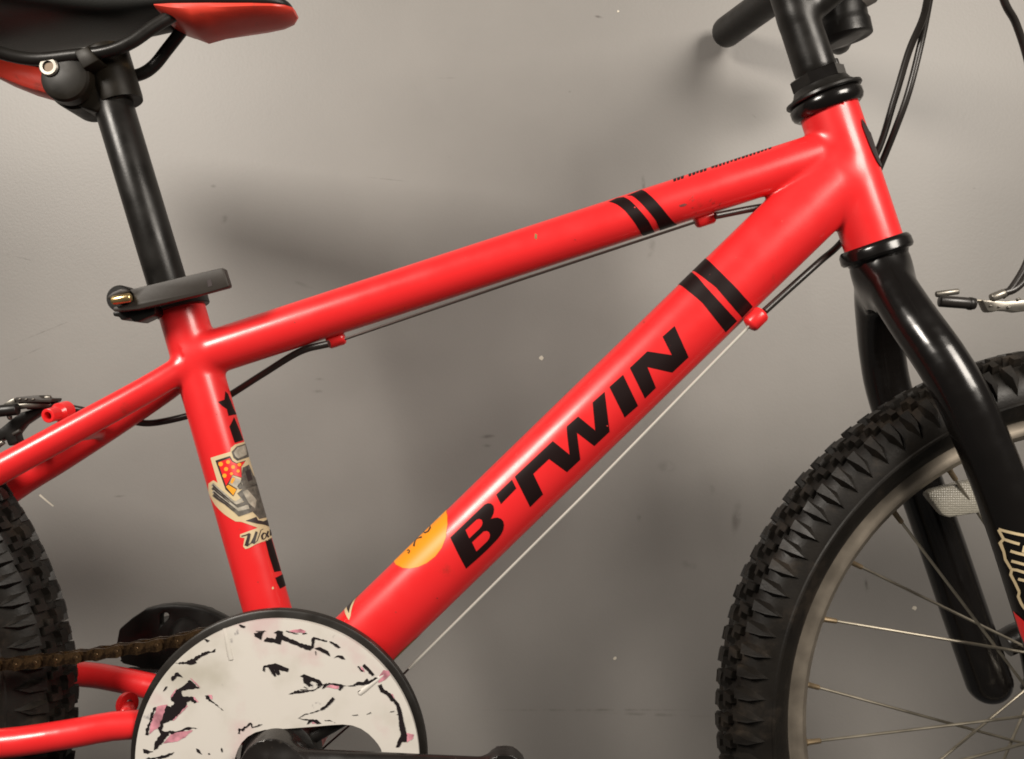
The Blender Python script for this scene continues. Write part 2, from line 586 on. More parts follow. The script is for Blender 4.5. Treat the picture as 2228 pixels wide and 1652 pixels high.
def implicit(prims, k, cell, pad=0.006):
    """prims: list of (group, kind, args). Returns dict group -> (verts, normals, faces)."""
    boxes = []
    for g, kind, a in prims:
        pp = np.array([a[0], a[1]]) if kind == 'cyl' else np.array(a[0])
        R_ = (max(a[2], a[3]) if kind == 'cyl' else max(a[1], a[2])) + 0.025
        boxes.append((pp.min(0) - R_, pp.max(0) + R_))
    def each(p):
        out = []
        for (g, kind, a), (l_, h_) in zip(prims, boxes):
            m_ = np.all((p > l_) & (p < h_), axis=1)
            d = np.full(len(p), 0.03)
            if m_.any():
                d[m_] = d_cyl(p[m_], *a) if kind == 'cyl' else d_poly(p[m_], *a)
            out.append(d)
        return out

    def field(p):
        ds = each(p)
        f = ds[0]
        for d in ds[1:]:
            f = smin(f, d, k)
        return f
    pts, rads = [], []
    for g, kind, a in prims:
        if kind == 'cyl':
            pts += [a[0], a[1]]
            rads.append(max(a[2], a[3]))
        else:
            pts += list(a[0])
            rads.append(max(a[1], a[2]))
    pts = np.array(pts)
    R = max(rads) + pad
    lo, hi = pts.min(0) - R, pts.max(0) + R
    dims = np.ceil((hi - lo) / cell).astype(int) + 1
    xs = [lo[i] + np.arange(dims[i]) * cell for i in range(3)]
    V = np.full(dims, 1.0, np.float32)
    # coarse cull, then fine evaluation near the surface only
    st = 6
    gx = np.stack(np.meshgrid(*[np.arange(0, dims[i], st) for i in range(3)], indexing='ij'), -1).reshape(-1, 3)
    cen = lo + (gx + st / 2) * cell
    fc = field(cen)
    keep = gx[np.abs(fc) < st * cell * 1.6]
    off = np.stack(np.meshgrid(np.arange(st), np.arange(st), np.arange(st), indexing='ij'), -1).reshape(-1, 3)
    inside = gx[fc < 0]
    for c in inside:
        V[c[0]:c[0] + st, c[1]:c[1] + st, c[2]:c[2] + st] = -1
    idx = (keep[:, None, :] + off[None]).reshape(-1, 3)
    ok = np.all(idx < dims, axis=1)
    idx = idx[ok]
    vals = np.empty(len(idx), np.float32)
    for i in range(0, len(idx), 400000):
        vals[i:i + 400000] = field(lo + idx[i:i + 400000] * cell)
    V[idx[:, 0], idx[:, 1], idx[:, 2]] = vals
    S = V < 0
    # surface nets
    c8 = [S[dx:dims[0] - 1 + dx, dy:dims[1] - 1 + dy, dz:dims[2] - 1 + dz] for dx in (0, 1) for dy in (0, 1) for dz in (0, 1)]
    cnt = sum(c.astype(np.int8) for c in c8)
    act = (cnt > 0) & (cnt < 8)
    vid = np.full(act.shape, -1, np.int64)
    ai = np.argwhere(act)
    vid[tuple(ai.T)] = np.arange(len(ai))
    verts = lo + (ai + 0.5) * cell
    faces = []
    for ax in range(3):
        sl0 = [slice(None)] * 3
        sl1 = [slice(None)] * 3
        sl0[ax] = slice(0, -1)
        sl1[ax] = slice(1, None)
        diff = S[tuple(sl0)] != S[tuple(sl1)]
        e = np.argwhere(diff)
        u, v = [(1, 2), (2, 0), (0, 1)][ax]
        m_ = (e[:, u] > 0) & (e[:, v] > 0) & (e[:, u] < dims[u] - 1) & (e[:, v] < dims[v] - 1)
        e = e[m_]
        def at(du, dv):
            c = e.copy()
            c[:, u] += du
            c[:, v] += dv
            return vid[c[:, 0], c[:, 1], c[:, 2]]
        quad = np.stack([at(-1, -1), at(0, -1), at(0, 0), at(-1, 0)], 1)
        flip = ~S[tuple(e.T)]
        quad[flip] = quad[flip][:, ::-1]
        faces.append(quad)
    faces = np.concatenate(faces)
    faces = faces[np.all(faces >= 0, axis=1)]

    def grad(p, h=2e-4):
        g = np.stack([(field(p + np.eye(3)[i] * h) - field(p - np.eye(3)[i] * h)) / (2 * h) for i in range(3)], 1)
        return g
    for it in range(4):
        f = field(verts)
        g = grad(verts)
        gn = np.maximum((g * g).sum(1), 1e-4)
        step = (f / gn)[:, None] * g
        ln = np.linalg.norm(step, axis=1, keepdims=True)
        step *= np.minimum(1, cell / np.maximum(ln, 1e-12))
        verts = verts - step
        if it < 2:   # relax tangentially
            acc_ = np.zeros_like(verts)
            num = np.zeros(len(verts))
            for a_, b_ in ((0, 1), (1, 2), (2, 3), (3, 0)):
                np.add.at(acc_, faces[:, a_], verts[faces[:, b_]])
                np.add.at(acc_, faces[:, b_], verts[faces[:, a_]])
                np.add.at(num, faces[:, a_], 1)
                np.add.at(num, faces[:, b_], 1)
            verts = verts * 0.4 + 0.6 * acc_ / np.maximum(num, 1)[:, None]
    g = grad(verts)
    nrm = g / np.maximum(np.linalg.norm(g, axis=1, keepdims=True), 1e-9)
    cent = verts[faces].mean(1)
    ds = np.stack(each(cent), 1)
    groups = [p[0] for p in prims]
    who = np.array(groups)[ds.argmin(1)]
    res = {}
    for gname in dict.fromkeys(groups):
        fs = faces[who == gname]
        used, inv = np.unique(fs, return_inverse=True)
        res[gname] = (verts[used], nrm[used], inv.reshape(-1, 4))
    return res


def implicit_obj(name, data, m, parent):
    v, n, f = data
    me = bpy.data.meshes.new(name)
    me.from_pydata(v.tolist(), [], f.tolist())
    me.update()
    o = link(name, me, m, parent, True)
    me.normals_split_custom_set_from_vertices(n.tolist())
    return o


# ------------------------------------------------------------------ decals lying on a tube
class Tube:
    def __init__(self, A, B, r, ry=None):
        self.A = np.array(A)
        ax = np.array(B) - self.A
        self.L = np.linalg.norm(ax)
        self.e1 = ax / self.L
        self.e3 = np.array([0, -1.0, 0])
        self.e3 = self.e3 - self.e1 * (self.e3 @ self.e1)
        self.e3 /= np.linalg.norm(self.e3)
        self.e2 = np.cross(self.e1, self.e3)
        if self.e2[2] < 0:
            self.e2 = -self.e2
        self.ra = r
        self.rb = ry if ry else r

    def hit(self, px, py, wrap=0.0):
        o = np.array([0, -CAM_D, ZC])
        d = Q(px, py, 0) - o
        q = o - self.A
        s0, a0, b0 = q @ self.e1, q @ self.e2 / self.ra, q @ self.e3 / self.rb
        s1, a1, b1 = d @ self.e1, d @ self.e2 / self.ra, d @ self.e3 / self.rb
        qa, qb, qc = a1 * a1 + b1 * b1, 2 * (a0 * a1 + b0 * b1), a0 * a0 + b0 * b0 - 1
        disc = qb * qb - 4 * qa * qc
        miss = disc < 0
        t = (-qb - math.sqrt(max(disc, 0))) / (2 * qa)
        a, b = a0 + a1 * t, b0 + b1 * t
        th = math.atan2(a, b)
        if miss:
            th += wrap * (1 if th > 0 else -1)
        return (s0 + s1 * t, th)

    def point(self, s, th, lift):
        a, b = self.ra * math.sin(th), self.rb * math.cos(th)
        na, nb = math.sin(th) / self.ra, math.cos(th) / self.rb
        nl = math.hypot(na, nb)
        return self.A + self.e1 * s + self.e2 * (a + na / nl * lift) + self.e3 * (b + nb / nl * lift)

    def decal(self, bm, outer, holes=(), lift=0.00018, wrap=0.0, dens=0.006):
        def uv(loop):
            out = []
            n = len(loop)
            for i in range(n):
                p, q = loop[i], loop[(i + 1) % n]
                k = max(1, int(math.hypot(q[0] - p[0], q[1] - p[1]) * K / dens))
                for j in range(k):
                    out.append(self.hit(p[0] + (q[0] - p[0]) * j / k, p[1] + (q[1] - p[1]) * j / k, wrap))
            return [(s, th * self.ra) for s, th in out]
        b = poly_faces(uv(outer), [uv(h) for h in holes])
        ths = [v.co.y for v in b.verts]
        if not ths:
            b.free()
            return
        lo, hi = min(ths), max(ths)
        stp = 0.0016
        y = math.floor(lo / stp) * stp + stp
        while y < hi:
            bmesh.ops.bisect_plane(b, geom=list(b.verts) + list(b.edges) + list(b.faces), plane_co=(0, y, 0), plane_no=(0, 1, 0))
            y += stp
        vm = {}
        for v in b.verts:
            vm[v] = bm.verts.new(self.point(v.co.x, v.co.y / self.ra, lift))
        for f in b.faces:
            try:
                bm.faces.new([vm[v] for v in f.verts])
            except ValueError:
                pass
        b.free()

    def obj(self, name, outer, m, parent, holes=(), lift=0.00018, wrap=0.0):
        bm = bmesh.new()
        self.decal(bm, outer, holes, lift, wrap)
        return self.finish(name, bm, m, parent)

    def finish(self, name, bm, m, parent):
        me = bpy.data.meshes.new(name)
        bm.to_mesh(me)
        bm.free()
        # outward normals
        return link(name, me, m, parent, True)


# ================================================================== THE WALL
wall_bm = bmesh.new()
vs_ = [wall_bm.verts.new(c) for c in [(-2.2, WALL_Y, -0.0), (2.2, WALL_Y, 0.0), (2.2, WALL_Y, 2.4), (-2.2, WALL_Y, 2.4),
                                      (-2.2, WALL_Y + .12, 0.0), (2.2, WALL_Y + .12, 0.0), (2.2, WALL_Y + .12, 2.4), (-2.2, WALL_Y + .12, 2.4)]]
for f in [(0, 1, 2, 3), (5, 4, 7, 6), (1, 5, 6, 2), (4, 0, 3, 7), (3, 2, 6, 7), (4, 5, 1, 0)]:
    wall_bm.faces.new([vs_[i] for i in f])
wall = bmobj("wall", wall_bm, wall_material(), None, False)
wall["kind"] = "structure"
wall["label"] = "grey semi-gloss painted wall with scuffs behind the bicycle"
wall["category"] = "wall"

# bare plaster showing where paint has chipped off
M_PLASTER = mat("bare_plaster", (0.62, 0.57, 0.48), 0.8, var=0.1)
for (px, py, r) in [(1178, 779, 5.5), (1338, 1433, 3.6), (1990, 1323, 5.0), (1553, 77, 2.5), (1345, 25, 2.5)]:
    loop = []
    for i in range(9):
        a = 2 * math.pi * i / 9
        rr = r * (0.75 + 0.5 * random.random())
        loop.append((px + rr * math.cos(a), py + rr * math.sin(a)))
    prism_obj("paint_chip", loop, WALL_Y - 0.0004, WALL_Y + 0.001, M_PLASTER, wall, 0.0)
prism_obj("paint_scratch", stroke_poly([(86, 1077), (100, 1089), (116, 1102)], 4, 2.5), WALL_Y - 0.0003, WALL_Y + 0.001, M_PLASTER, wall, 0.0)

# ================================================================== THE BICYCLE
bike = bpy.data.objects.new("bicycle", None)
bike.location = (0, 0, 0)
bike.empty_display_size = 0.1
C.objects.link(bike)
bike["label"] = "small red bicycle with black fork and lettered down tube leaning at the grey wall"
bike["category"] = "bicycle"

# ---------------- frame
HEAD_T, HEAD_B = Q(1803, 240), Q(1902, 536)
TT_A, TT_B = Q(425, 779), Q(1822, 325)
DT_A, DT_B = Q(648, 1532), Q(1823, 390)
ST_T, ST_B = Q(388, 648), Q(655, 1582)
BB = Q(648, 1582)
R_HEAD, R_TT, R_DT, R_ST = 0.0192, 0.0150, 0.0239, 0.0155
DT_RY = 0.79

near_ss = [Q(398, 800, -.008), Q(317, 849, -.016), Q(160, 935, -.028), Q(0, 1022, -.038), Q(-160, 1108, -.047), Q(-380, 1260, -.056), Q(-760, 1600, -.062)]
far_ss = [p * np.array([1, -1, 1]) for p in near_ss]
near_cs = [Q(640, 1590, -.020), Q(470, 1588, -.030), Q(285, 1577, -.040), Q(140, 1599, -.050), Q(0, 1618, -.054), Q(-300, 1640, -.058), Q(-730, 1645, -.062)]
far_cs = [Q(560, 1545, .022), Q(430, 1522, .026), Q(345, 1498, .032), Q(260, 1479, .044), Q(175, 1467, .052), Q(0, 1462, .056), Q(-450, 1470, .062)]
br = [Q(140, 947, -.028), Q(140, 947, -.028) * np.array([1, 0, 1]), Q(140, 947, -.028) * np.array([1, -1, 1])]
frame = implicit([
    ('head_tube', 'cyl', (HEAD_T, HEAD_B, R_HEAD, R_HEAD)),
    ('top_tube', 'cyl', (TT_A, TT_B, R_TT, R_TT)),
    ('down_tube', 'cyl', (DT_A, DT_B, R_DT, R_DT, DT_RY, False)),
    ('seat_tube', 'cyl', (ST_T, ST_B, R_ST, R_ST)),
    ('bottom_bracket_shell', 'cyl', (BB + np.array([0, -.034, 0]), BB + np.array([0, .034, 0]), .021, .021)),
    ('seat_stay', 'poly', (catmull(near_ss, 4), .0086, .0096)),
    ('seat_stay_far', 'poly', (catmull(far_ss, 4), .0086, .0096)),
    ('chain_stay', 'poly', (catmull(near_cs, 4), .0088, .0088)),
    ('chain_stay_far', 'poly', (catmull(far_cs, 4), .0088, .0088)),
    ('stay_bridge', 'poly', (catmull(br, 4), .0052, .0052)),
], k=0.0042, cell=0.0022)
T = {}
for g, data in frame.items():
    T[g] = implicit_obj(g.replace('_far', ''), data, M_RED, bike)
top_tube, down_tube, seat_tube, head_tube = T['top_tube'], T['down_tube'], T['seat_tube'], T['head_tube']

tb_top = Tube(TT_A, TT_B, R_TT)
tb_down = Tube(DT_A, DT_B, R_DT, R_DT * DT_RY)
tb_seat = Tube(ST_T, ST_B, R_ST)
tb_head = Tube(HEAD_T, HEAD_B, R_HEAD)

# ---------------- lettering on the down tube (traced positions lie on the tube's surface)
zA = Zm(1750, 1700, 600 / 1652)
zB = Zm(2200, 1250, 600 / 1652)


def arc(cx, cy, rx, ry, a0, a1, rot=0, n=10):
    out = []
    for i in range(n + 1):
        a = math.radians(a0 + (a1 - a0) * i / n)
        x, y = rx * math.cos(a), ry * math.sin(a)
        c, s = math.cos(math.radians(rot)), math.sin(math.radians(rot))
        out.append((cx + x * c - y * s, cy + x * s + y * c))
    return out


B_out = [(142, 1240), (520, 878), (556, 862), (590, 866), (615, 890), (624, 930), (616, 975), (596, 1022), (585, 1036), (620, 1024), (662, 1020),
         (700, 1034), (724, 1062), (732, 1105), (724, 1155), (700, 1205), (660, 1258), (560, 1362), (460, 1456), (315, 1583), (228, 1420)]
B_h1 = [(308, 1158), (430, 1043), (462, 1034), (488, 1046), (498, 1076), (488, 1112), (462, 1144), (350, 1250)]
B_h2 = [(380, 1292), (508, 1172), (542, 1166), (568, 1180), (580, 1210), (572, 1246), (548, 1280), (428, 1394)]
tb_down.obj("letter", zA(B_out), M_BLKDECAL, down_tube, [zA(B_h1), zA(B_h2)])
tb_down.obj("letter", zA([(648, 768), (820, 604), (868, 700), (700, 872)]), M_BLKDECAL, down_tube)
# T and W drawn as one
TW = zA([(852, 570), (1270, 178), (1455, 328), (1430, 120), (1424, 40)]) + \
    zB([(188, 1255), (310, 1147), (498, 1300), (470, 992), (602, 875), (655, 1315), (488, 1472), (296, 1325), (332, 1620)]) + \
    zA([(1570, 385), (1426, 520), (1228, 376), (1055, 540), (1162, 765), (1020, 905)])
tb_down.obj("letter", TW, M_BLKDECAL, down_tube)
tb_down.obj("letter", zB([(655, 822), (805, 688), (968, 1030), (822, 1158)]), M_BLKDECAL, down_tube)
tb_down.obj("letter", zB([(880, 612), (1072, 430), (1342, 470), (1240, 268), (1372, 150), (1525, 495), (1348, 662), (1072, 602), (1165, 832), (1045, 948)]), M_BLKDECAL, down_tube)
# stripes
zC = Zm(2700, 1150, 500 / 2228)
tb_down.obj("stripe_decal", [(1472, 612), (1502, 584)] + zC([(540, -20), (1105, 600), (905, 800), (490, 280), (250, 80)]), M_BLKDECAL, down_tube, wrap=0.5)
tb_down.obj("stripe_decal", [(1505, 585), (1535, 556), (1560, 585)] + zC([(1080, 0), (1385, 345), (1195, 540), (730, 0)]), M_BLKDECAL, down_tube, wrap=0.5)
# round sticker
zS = Zm(1500, 1980, 350 / 1652)
st = zS([(1345, 200), (1368, 400), (1372, 560), (1340, 800), (1260, 1000), (1140, 1160), (980, 1285), (820, 1360), (660, 1392), (520, 1380), (400, 1320), (290, 1215),
         (230, 1130), (700, 650), (1100, 250)])
tb_down.obj("round_sticker", st, M_ORANGE, down_tube, wrap=0.35)
bm = bmesh.new()
for i, (pl, w) in enumerate([([(735, 830), (890, 800)], 34), ([(800, 740), (775, 830), (740, 975)], 34), ([(760, 760), (690, 850)], 26),
                             ([(1040, 580), (1050, 620), (1010, 690), (950, 720), (905, 690)], 24), ([(940, 600), (1000, 560), (1040, 580)], 16),
                             ([(610, 1060), (640, 1040), (660, 1060), (640, 1110), (620, 1090)], 16), ([(580, 970), (610, 960), (600, 1000)], 14)]):
    tb_down.decal(bm, zS(stroke_poly(pl, w)), lift=0.0003 + i * 0.00001)
tb_down.finish("sticker_lettering", bm, M_INK_SHADE, down_tube)
bm = bmesh.new()
for i, pl in enumerate([[(1100, 430), (1160, 420)], [(1050, 505), (1100, 520)], [(1170, 445), (1240, 400)]]):
    tb_down.decal(bm, zS(stroke_poly(pl, 34, 20)), lift=0.0003 + i * 0.00001)
tb_down.finish("sticker_lettering", bm, M_CREAM, down_tube)
# pointed emblem low on the down tube
zE = Zm(1250, 2250, 250 / 1652)
tb_down.obj("emblem_outline", zE([(820, 1110), (890, 1040), (1240, 690), (1290, 640), (1180, 860), (1090, 1080), (1010, 1420), (965, 1530), (900, 1420), (850, 1250)]),
            M_CREAM, down_tube, wrap=0.3)
tb_down.obj("emblem_fill", zE([(875, 1055), (1240, 690), (1140, 880), (1055, 1065), (968, 1345), (910, 1190)]),
            M_DARKPRINT, down_tube, wrap=0.4, lift=0.00028)
tb_down.obj("emblem_fill", zE([(940, 1000), (1080, 860), (1060, 960), (975, 1110)]), M_RED, down_tube, wrap=0.4, lift=0.00036)
# chipped paint on the tube's underside by the bottom bracket
M_CHIP = mat("bare_steel_chip", (0.30, 0.20, 0.08), 0.5, metal=0.4, var=0.4, var_scale=300)
zF = Zm(1000, 2400, 720 / 1867)
tb_down.obj("paint_chip", zF([(1480, 625), (1560, 540), (1700, 410), (1790, 350), (1800, 365), (1720, 430), (1600, 560), (1490, 650)]), M_CHIP, down_tube, wrap=0.12)

# ---------------- top tube decals
zT = Zm(2350, 500, 800 / 2228)
tb_top.obj("stripe_decal", zT([(215, 868), (330, 815), (400, 805), (470, 840), (560, 930), (680, 1070), (785, 1185), (620, 1235), (540, 1110), (420, 960), (330, 890), (240, 858)]), M_BLKDECAL, top_tube, wrap=0.5)
tb_top.obj("stripe_decal", zT([(440, 790), (600, 725), (690, 780), (780, 870), (880, 990), (1000, 1110), (835, 1170), (760, 1060), (650, 930), (560, 840), (490, 790)]), M_BLKDECAL, top_tube, wrap=0.5)
bm = bmesh.new()
for i in range(26):
    f = i / 25
    x, y = 1465 + (1672 - 1465) * f, 393.0 + (325.0 - 393.0) * f
    if random.random() < 0.16 and i > 2:
        continue
    h = (3.2 if random.random() < 0.6 else 1.8) * (1.0 - 0.5 * f)
    w = 5.2 + 2.2 * random.random()
    tb_top.decal(bm, [(x, y - 5), (x + w, y - 5 - w * .33), (x + w * .9, y + h - w * .33), (x + .6, y + h)], lift=0.0001, wrap=0.03, dens=0.003)
tb_top.finish("top_lettering", bm, M_BLKDECAL, top_tube)
M_SMUDGE = mat("grey_scuff", (0.20, 0.05, 0.045), 0.6, var=0.5, var_scale=300)
tb_top.obj("scuff_mark", zT([(1020, 895), (1080, 875), (1110, 885), (1080, 905), (1030, 912)]), M_SMUDGE, top_tube)
M_GRIME = mat("thin_grime", (0.50, 0.030, 0.026), 0.5, var=0.35, var_scale=220)
for i in range(9):
    x, y = 1495 + random.uniform(0, 70), 440 + random.uniform(-14, 34)
    l_, a_ = random.uniform(4, 16), random.uniform(-1.2, 0.3)
    tb_top.obj("scuff_mark", stroke_poly([(x, y), (x + l_ * .5 * math.cos(a_), y + l_ * .5 * math.sin(a_) + random.uniform(-1, 1)), (x + l_ * math.cos(a_), y + l_ * math.sin(a_))], random.uniform(1.5, 4), 1), M_GRIME, top_tube, lift=0.00012 + i * 0.000004)
for (x, y) in [(1012, 560), (880, 668), (640, 700), (1250, 520), (1380, 450)]:
    tb_top.obj("paint_chip", [(x, y), (x + 3, y + .5), (x + 2.4, y + 3.2), (x - .6, y + 2.4)], M_GRIME, top_tube)
for (x, y) in [(1320, 925), (1180, 1120), (1050, 1280), (1400, 700), (1600, 560), (1700, 480), (950, 1300), (860, 1330), (1218, 1115)]:
    tb_down.obj("paint_chip", [(x, y), (x + 3.4, y + .8), (x + 2.2, y + 3.8), (x - .8, y + 2.2)], M_GRIME, down_tube)
for (x, y) in [(560, 1265), (600, 1262), (470, 900), (520, 1150)]:
    tb_seat.obj("paint_chip", [(x, y), (x + 3, y + .8), (x + 2.2, y + 3.4), (x - .8, y + 2.2)], M_GRIME, seat_tube)
tb_top.obj("paint_chip", [(1164, 508), (1169, 511), (1168, 521), (1163, 519)], M_CHIP, top_tube)
tb_seat.obj("paint_chip", [(591, 1279), (594, 1276), (596, 1281), (592, 1283)], M_CREAM, seat_tube)

# ---------------- seat tube decals
zH = Zm(800, 1750, 350 / 1156)
zG = Zm(700, 1500, 600 / 1101)


def seat(name, pts, m, lift=0.0002, wrap=0.45, holes=()):
    return tb_seat.obj(name, pts, m, seat_tube, holes, lift, wrap)


seat("star_decal", zG([(315, 198), (362, 182), (368, 120), (388, 140), (430, 250), (450, 290), (392, 302), (380, 252), (345, 228)]), M_BLKDECAL)
seat("stripe_decal", zG([(398, 380), (432, 310), (470, 400), (500, 480), (438, 500)]), M_BLKDECAL)
seat("stripe_decal", zG([(662, 1215), (705, 1195), (778, 1440), (728, 1448), (690, 1330)]), M_BLKDECAL)
seat("stripe_decal", zG([(735, 1490), (775, 1470), (800, 1465), (815, 1545), (770, 1570), (750, 1530)]), M_BLKDECAL)
# engine sticker: pale outline, then coloured pieces
seat("sticker_outline", zH([(140, 270), (400, 190), (405, 140), (460, 95), (600, 50), (720, 300), (800, 560), (880, 900), (960, 1180), (1000, 1300), (880, 1365), (820, 1380), (740, 1410), (650, 1460), (600, 1475),
                            (570, 1440), (590, 1330), (530, 1320), (530, 1280), (760, 1195), (545, 1115), (470, 1110), (330, 1020), (200, 890), (120, 740), (115, 610), (180, 565), (235, 600)]), M_CREAM)
seat("sticker_panel", zH([(205, 305), (395, 245), (430, 310), (480, 340), (600, 305), (545, 390), (555, 540), (430, 500), (380, 610), (490, 680), (440, 780), (340, 690)]), M_DARKPRINT, 0.0003)
seat("sticker_panel", zH([(240, 330), (390, 275), (425, 325), (485, 350), (590, 315), (540, 395), (545, 530), (430, 495), (370, 600), (345, 640)]), M_RED, 0.0004)
seat("sticker_panel", zH([(345, 650), (375, 625), (480, 690), (438, 765)]), M_YELLOW, 0.0004)
bm = bmesh.new()
for i, (x, y, r) in enumerate([(275, 352, 30), (370, 325, 26), (345, 418, 27), (435, 392, 25), (325, 505, 28), (515, 360, 25), (500, 445, 22), (415, 480, 20)]):
    tb_seat.decal(bm, zH(arc(x, y, r, r, 0, 330, n=9)), lift=0.0005)
tb_seat.finish("sticker_dots", bm, M_YELLOW, seat_tube)
seat("sticker_engine", zH([(415, 190), (480, 120), (600, 75), (640, 260), (490, 310), (440, 270)]), M_GREYPRINT, 0.0004)
seat("sticker_engine", zH([(440, 200), (490, 135), (590, 100), (610, 230), (500, 280), (465, 255)]), M_SILVERPRINT, 0.0005)
seat("sticker_engine", zH([(560, 400), (640, 360), (760, 640), (520, 690), (490, 650), (540, 560)]), M_GREYPRINT, 0.0004)
seat("sticker_engine", zH([(590, 450), (650, 420), (690, 560), (630, 585)]), M_DARKPRINT, 0.0005)
seat("sticker_engine", zH([(385, 600), (430, 515), (530, 560), (560, 620), (500, 680)]), M_SILVERPRINT, 0.0004)
seat("sticker_engine", zH([(400, 595), (430, 528), (465, 545), (425, 615)]), M_YELLOW, 0.0005)
seat("sticker_engine", zH([(490, 740), (560, 680), (760, 600), (860, 960), (870, 1060), (780, 1080), (650, 940)]), M_GREYPRINT, 0.0004)
seat("sticker_engine", zH([(560, 720), (620, 690), (740, 830), (720, 940), (640, 870)]), M_SILVERPRINT, 0.0005)
for i in range(4):
    o = 48 * i
    seat("sticker_pipe", zH(stroke_poly([(165 + i * 6, 615 + o * .95), (300 + i * 14, 735 + o * .9), (430 + i * 14, 850 + o * .85), (480 + i * 10, 868 + o * .98), (560 + i * 40, 820 + o * .98)], 46, 50)),
         M_SILVERPRINT if i % 2 == 0 else M_GREYPRINT, 0.0004 + i * 0.00003)
    seat("sticker_pipe", zH(stroke_poly([(175 + i * 6, 625 + o * .95), (300 + i * 12, 742 + o * .92), (380 + i * 12, 815 + o * .9)], 16, 8)), M_DARKPRINT, 0.00056 + i * 0.00001)
seat("sticker_panel", zH([(600, 1100), (740, 1050), (760, 1095), (830, 1110), (890, 1085), (900, 1180)]), M_DARKPRINT, 0.0005)
bm = bmesh.new()
for i, (pl, w0, w1) in enumerate([([(548, 1305), (600, 1292), (655, 1268)], 14, 16), ([(652, 1270), (636, 1340), (612, 1432)], 34, 46), ([(618, 1436), (668, 1400), (742, 1248)], 14, 9),
                                  ([(744, 1245), (722, 1320), (700, 1402)], 30, 44), ([(704, 1404), (752, 1370), (800, 1225), (830, 1212)], 12, 9), ([(838, 1262), (812, 1300), (822, 1350)], 24, 24),
                                  ([(842, 1262), (872, 1280), (862, 1326), (832, 1352)], 12, 12), ([(892, 1240), (880, 1290), (900, 1322)], 22, 22), ([(925, 1220), (925, 1300)], 22, 22)]):
    tb_seat.decal(bm, zH(stroke_poly(pl, w0, w1)), lift=0.0005 + i * 0.00001, wrap=0.4)
tb_seat.finish("sticker_lettering", bm, M_DARKPRINT, seat_tube)

# ---------------- head badge on the front of the head tube
zJ = Zm(3380, 450, 220 / 1211)
hb = zJ([(340, 140), (420, 250), (600, 600), (860, 1150), (760, 1195), (690, 1090), (610, 930), (530, 740), (430, 480), (365, 300)])
tb_head.obj("head_badge", hb, M_DARKPRINT, head_tube, wrap=0.7, lift=0.0009)

# ---------------- cable stops
def rod(name, a, b, r, m, parent, seg=16, bev=0.25):
    a, b = np.array(a), np.array(b)
    ln = np.linalg.norm(b - a)
    t = (b - a) / ln
    e = r * bev
    return lathe(name, a, t, [(0, r - e), (e * .35, r - e * .3), (e, r), (ln - e, r), (ln - e * .35, r - e * .3), (ln, r - e)], m, parent, seg, sharp=50)


dt_dir = tb_down.e1
c0 = Q(1645, 694, -.012)
rod("cable_stop", c0 - dt_dir * .0072, c0 + dt_dir * .0068, .0060, M_RED, down_tube, bev=.45)
tt_dir = tb_top.e1
c1 = Q(1533, 475, .006)
rod("cable_stop", c1 - tt_dir * .0072, c1 + tt_dir * .0072, .0052, M_RED, top_tube, bev=.4)
c2 = Q(731, 739, .006)
rod("cable_stop", c2 - tt_dir * .0064, c2 + tt_dir * .0064, .0050, M_RED, top_tube, bev=.4)

# stop on the seat stay with open bore
a, b = Q(146, 893, -.004), Q(104, 905, -.022)
stop = lathe("cable_stop", a, b - a, [(0, .0064), (.008, .0064), (.0105, .0047), (np.linalg.norm(b - a), .0047), (np.linalg.norm(b - a) + .0003, .0043),
                                       (np.linalg.norm(b - a) + .0003, .0028), (np.linalg.norm(b - a) - .006, .0026)], M_RED, T['seat_stay'], 24)
rod("stop_bore", b - (b - a) / np.linalg.norm(b - a) * .0058, b - (b - a) / np.linalg.norm(b - a) * .0045, .0026, M_DARKHOLE, T['seat_stay'])
# small tab on the chain stay bridge
lathe("mount_tab", Q(277, 1532, .0), (0.85, -0.5, 0.1), [(-.002, .0075), (.002, .0075), (.002, .003), (-.002, .003)], M_RED, T['chain_stay'], 24, closed=True)
rod("mount_tab", Q(275, 1555, -.02), Q(279, 1540, 0), .0045, M_RED, T['chain_stay'])

# ---------------- cables
CBL = 0.0024
tube("cable_housing", catmull([Q(2060, -170, -.03), Q(2022, -20, -.01), Q(2008, 40, .0), Q(1978, 111, .012), Q(1946, 216, .022), Q(1905, 338, .03), Q(1840, 410, .036), Q(1745, 440, .024), Q(1655, 451, .006), Q(1557, 470, -.003)], 8), CBL, M_CABLE, bike, 12)
tube("cable_housing", catmull([Q(2060, -180, -.02), Q(2028, -30, .0), Q(2007, 79, .010), Q(1978, 197, .014), Q(1949, 279, .022), Q(1912, 370, .034), Q(1870, 470, .040), Q(1827, 531, .022), Q(1783, 570, .008), Q(1725, 622, .0), Q(1663, 678, -.010)], 8), CBL, M_CABLE, bike, 12)
tube("cable_housing", catmull([Q(2150, -120, -.03), Q(2184, 0, -.02), Q(2212, 55, -.01), Q(2240, 150, .0), Q(2262, 300, .0), Q(2262, 440, .0), Q(2240, 555, .0), Q(2205, 622, .0), Q(2180, 645, .0)], 8), CBL, M_CABLE, bike, 12)
tube("cable_housing", catmull([Q(716, 748, -.004), Q(653, 765, .002), Q(575, 812, .012), Q(498, 861, .022), Q(440, 893, .026), Q(397, 908, .028), Q(326, 921, .030), Q(275, 914, .026), Q(215, 900, .020), Q(166, 890, .010), Q(118, 882, .004), Q(60, 884, .002)], 8), CBL, M_CABLE, bike, 12)
tube("brake_wire", [Q(1512, 484, -.004), Q(1120, 613, -.004), Q(750, 738, -.004)], .0009, M_INNERDARK, bike, 8)
tube("brake_wire", [Q(1640, 700, -.013), Q(1270, 1078, -.006), Q(890, 1455, .0)], .00105, M_INNER, bike, 10)
